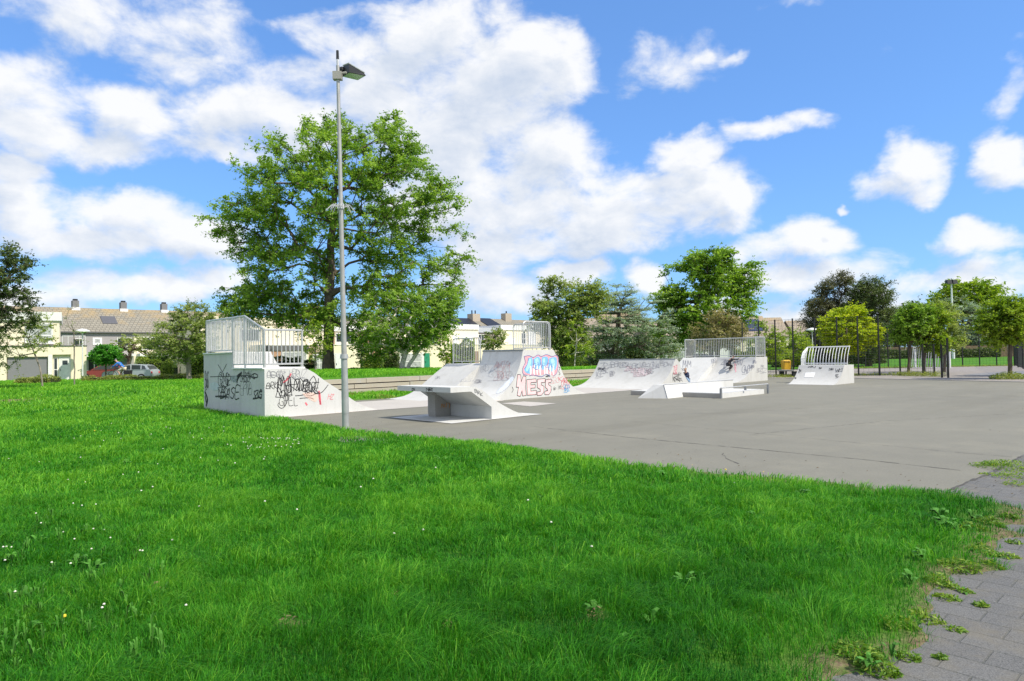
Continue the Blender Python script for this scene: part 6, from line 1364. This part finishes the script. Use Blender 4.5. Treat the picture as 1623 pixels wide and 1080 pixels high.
def person(label, loc, ang, J, k, shirt, legs, hair, sleeves=True, shorts=False, shoe=BLACKC, cap=None, face=(1, 0, 0)):
    """J: joints in the figure's own axes (x ahead, y left, z up), metres for an adult scaled by k"""
    c, s = math.cos(ang), math.sin(ang)
    T = lambda p: Vector((loc[0]+(p[0]*c-p[1]*s)*k, loc[1]+(p[0]*s+p[1]*c)*k, loc[2]+p[2]*k))
    t = thing('person', label, 'person', loc); W = {n: T(p) for n, p in J.items()}
    names = ['pelvis','waist','chest','neck','head','crown']; vs = [W[n] for n in names]; es = [(i, i+1) for i in range(5)]; rd = [.12,.11,.13,.055,.088,.065]; rd = [r*k for r in rd]
    def add(n, p, r): vs.append(W[n] if isinstance(n, str) else n); es.append((p, len(vs)-1)); rd.append(r*k); return len(vs)-1
    for sd_ in ('l', 'r'):
        a = add('sh'+sd_, 2, .055); a = add('el'+sd_, a, .04); a = add('wr'+sd_, a, .028); pal = W['wr'+sd_]+(W['wr'+sd_]-W['el'+sd_]).normalized()*.06*k; h = add(pal, a, .03)
        d = (W['wr'+sd_]-W['el'+sd_]).normalized(); sdv_ = d.cross(Vector((0,0,1))); sdv_ = sdv_.normalized() if sdv_.length > .1 else Vector((1,0,0)); dn = d.cross(sdv_)
        for q, L in zip((-1.5,-.5,.5,1.5), (.055,.068,.064,.05)):
            b_ = pal+sdv_*q*.019*k+d*.02*k; f1 = add(b_, h, .009); f2_ = add(b_+d*L*.55*k+dn*.012*k, f1, .008); add(b_+d*L*.85*k+dn*.04*k, f2_, .007)
        th_ = pal-d*.03*k+sdv_*.035*k; f1 = add(th_, h, .010); add(th_+(d*.6+sdv_*.7)*.045*k, f1, .009)
        a = add('hip'+sd_, 0, .09); a = add('kn'+sd_, a, .06); a = add('an'+sd_, a, .04); add('toe'+sd_, a, .038)
    skin('body', SKIN, t, vs, es, rd)
    # face: nose, ears, eyes
    hd = W['head']; fd = Vector((face[0]*c-face[1]*s, face[0]*s+face[1]*c, face[2])).normalized(); sdv_ = fd.cross(Vector((0,0,1))).normalized(); upf = sdv_.cross(fd)
    mb = MB(); mb.bar(hd+fd*.08*k+upf*.02*k, hd+fd*.125*k-upf*.015*k, .010*k, 6, .018*k)
    for q in (-1, 1): mb.lathe(tuple(hd+sdv_*q*.095*k), [(.012*k,-.02*k),(.02*k,0),(.012*k,.025*k)], 6)
    mb.build('face_features', SKIN, t, 60)
    mb = MB()
    for q in (-1, 1): mb.bar(hd+fd*.088*k+sdv_*q*.032*k+upf*.02*k, hd+fd*.102*k+sdv_*q*.032*k+upf*.02*k, .010*k, 6)
    mb.bar(hd+fd*.092*k-upf*.045*k-sdv_*.022*k, hd+fd*.092*k-upf*.045*k+sdv_*.022*k, .005*k, 4); mb.build('eyes_and_mouth', HAIRB, t)
    hc = hd-fd*.02*k+upf*.03*k; skin('hair' if not cap else 'cap', cap or hair, t, [hc-upf*.01*k-fd*.03*k, hc+upf*.04*k, hc+upf*.06*k+fd*.03*k], [(0,1),(1,2)], [.098*k,.098*k,.075*k])
    sv = [W['pelvis'], W['waist'], W['chest'], W['chest'].lerp(W['neck'], .7), W['shl'], W['ell'], W['shr'], W['elr']]; se = [(0,1),(1,2),(2,3),(2,4),(4,5),(2,6),(6,7)]; sr = [.135,.128,.15,.075,.07,.055,.07,.055]
    if sleeves: sv += [W['wrl'], W['wrr']]; se += [(5,8),(7,9)]; sr += [.04,.04]
    else: sv[5] = W['shl'].lerp(W['ell'], .7); sv[7] = W['shr'].lerp(W['elr'], .7)
    skin('shirt', shirt, t, sv, se, [r*k for r in sr], 1)
    lv_ = [W['pelvis']]; le = []; lr = [.14]
    for sd_ in ('l', 'r'):
        b_ = len(lv_); lv_ += [W['hip'+sd_], W['kn'+sd_]]; le += [(0,b_),(b_,b_+1)]; lr += [.105,.075]
        if not shorts: lv_.append(W['an'+sd_]); le.append((b_+1,b_+2)); lr.append(.055)
    skin('shorts' if shorts else 'trousers', legs, t, lv_, le, [r*k for r in lr])
    for sd_ in ('l', 'r'):
        a = W['an'+sd_]; b_ = W['toe'+sd_]; d = b_-a; skin('shoe', shoe, t, [a-d*.25-Vector((0,0,.03*k)), a+d*.4-Vector((0,0,.02*k)), b_], [(0,1),(1,2)], [.048*k,.052*k,.042*k])
    return t
# child riding the far quarter pipe
def onprof(prof, u_):
    for (u0, z0), (u1, z1) in zip(prof[:-1], prof[1:]):
        if u0 <= u_ <= u1: return z0+(z1-z0)*(u_-u0)/(u1-u0)
    return prof[-1][1]
us = 33.95; zs = onprof(FQ, us); best = None
for v_ in np.arange(17.8, 20.1, .02):
    p = P3(us, v_, zs); w = np.array(p)-np.array([0,0,CZ]); dd = w@fwd; X_ = W0/2+F0*(w@rgt)/dd
    if best is None or abs(X_-1156) < best[0]: best = (abs(X_-1156), v_)
vp = best[1]
pose_crouch = dict(pelvis=(-.05,0,.55), waist=(.02,0,.70), chest=(.20,0,.90), neck=(.34,0,1.03), head=(.42,0,1.12), crown=(.46,0,1.20), shl=(.22,.18,.95), shr=(.22,-.18,.95), ell=(.42,.34,.82), elr=(.40,-.42,.92), wrl=(.62,.30,.78), wrr=(.60,-.58,.95),
    hipl=(-.03,.09,.52), hipr=(-.03,-.09,.52), knl=(.28,.16,.42), knr=(.22,-.22,.38), anl=(.12,.20,.07), anr=(-.12,-.24,.06), toel=(.30,.22,.04), toer=(.06,-.26,.03))
sl = Vector((UX, UY, 0)); loc = P3(us-.02, vp, zs-.02)
person('child in dark clothes crouching on the curved face of the far quarter pipe', loc, math.atan2(UY, UX)-.55, pose_crouch, .66, BLACKC, BLACKC, HAIRB, face=(.9,.1,-.1), shoe=CAPG)
# child sitting at the foot of the ramps
b = Vector(A(1089, 604, 36.7)); b.z = 0
pose_sit = dict(pelvis=(0,0,.12), waist=(-.02,0,.30), chest=(.06,0,.52), neck=(.12,0,.68), head=(.16,0,.80), crown=(.17,0,.90), shl=(.06,.18,.58), shr=(.06,-.18,.58), ell=(.26,.24,.40), elr=(.22,-.26,.36), wrl=(.46,.12,.42), wrr=(.44,-.10,.40),
    hipl=(.02,.09,.11), hipr=(.02,-.09,.11), knl=(.42,.14,.42), knr=(.40,-.14,.40), anl=(.62,.14,.07), anr=(.60,-.14,.07), toel=(.80,.16,.04), toer=(.78,-.16,.04))
person('child in a navy jacket and light jeans sitting low between the two middle ramps', tuple(b+Vector((0,0,.02))), R(215), pose_sit, .82, NAVY, JEANS, HAIRG, face=(.9,0,.05), shoe=SHOEW)
# cyclist on the street at left
bx, by, _ = A(190, 604, 49.5); bz = gzp(bx, by)
pose_ride = dict(pelvis=(-.30,0,.92), waist=(-.18,0,1.08), chest=(.06,0,1.28), neck=(.22,0,1.40), head=(.33,0,1.49), crown=(.36,0,1.58), shl=(.08,.18,1.30), shr=(.08,-.18,1.30), ell=(.28,.24,1.10), elr=(.28,-.24,1.10), wrl=(.48,.22,1.0), wrr=(.48,-.22,1.0),
    hipl=(-.28,.10,.88), hipr=(-.28,-.10,.88), knl=(.08,.14,.72), knr=(.02,-.14,.60), anl=(-.10,.14,.42), anr=(-.04,-.14,.20), toel=(.06,.15,.36), toer=(.10,-.15,.16))
person('cyclist in a bright blue shirt, cream shorts and grey cap leaning forward', (bx, by, bz), R(178), pose_ride, .95, BLUEC, KHAKI, HAIRB, sleeves=True, shorts=True, cap=CAPG, face=(.95,0,-.2), shoe=BLACKC)
def bicycle(loc, ang):
    t = thing('bicycle', 'dark bicycle with rear bags ridden by the cyclist in the blue shirt', 'bicycle', loc); c, s = math.cos(ang), math.sin(ang)
    T = lambda x, y, z: Vector((loc[0]+x*c-y*s, loc[1]+x*s+y*c, loc[2]+z))
    for x in (.55, -.52):
        mb = MB(); ring = [T(x+.33*math.cos(a), 0, .34+.33*math.sin(a)) for a in np.linspace(0, 2*math.pi, 25)]; mb.path(ring, .018, 6); w = mb.build('wheel', TYRE, t)
        mb = MB(); 
        for a in np.linspace(0, 2*math.pi, 13)[:-1]: mb.bar(T(x, 0, .34), T(x+.32*math.cos(a), 0, .34+.32*math.sin(a)), .0025, 3)
        mb.build('spokes', RIM, w)
    mb = MB(); bb_ = T(-.08,0,.30); seat = T(-.24,0,.86); head = T(.38,0,.82)
    for a, b_ in ((bb_,seat),(bb_,head),(seat,head),(bb_,T(-.52,0,.34)),(seat,T(-.52,0,.34)),(head,T(.55,0,.34)),(head,T(.36,0,1.0))): mb.bar(a, b_, .018, 6)
    mb.build('bike_frame', plain('bike_red', (.16,.03,.03), .4), t); mb = MB(); mb.path([T(.50,-.26,1.0),T(.38,-.1,1.02),T(.38,.1,1.02),T(.50,.26,1.0)], .014, 6); mb.build('handlebar', DARK, t)
    mb = MB(); mb.hexa([T(-.36,-.08,.86),T(-.10,-.03,.86),T(-.10,.03,.86),T(-.36,.08,.86),T(-.36,-.08,.91),T(-.10,-.03,.91),T(-.10,.03,.91),T(-.36,.08,.91)]); mb.build('saddle', DARK, t)
    for y in (-.15, .15):
        mb = MB(); mb.hexa([T(-.78,y-.06,.38),T(-.42,y-.06,.38),T(-.42,y+.06,.38),T(-.78,y+.06,.38),T(-.82,y-.07,.70),T(-.40,y-.07,.70),T(-.40,y+.07,.70),T(-.82,y+.07,.70)]); mb.build('pannier_bag', BLACKC, t)
bicycle((bx, by, bz), R(178))
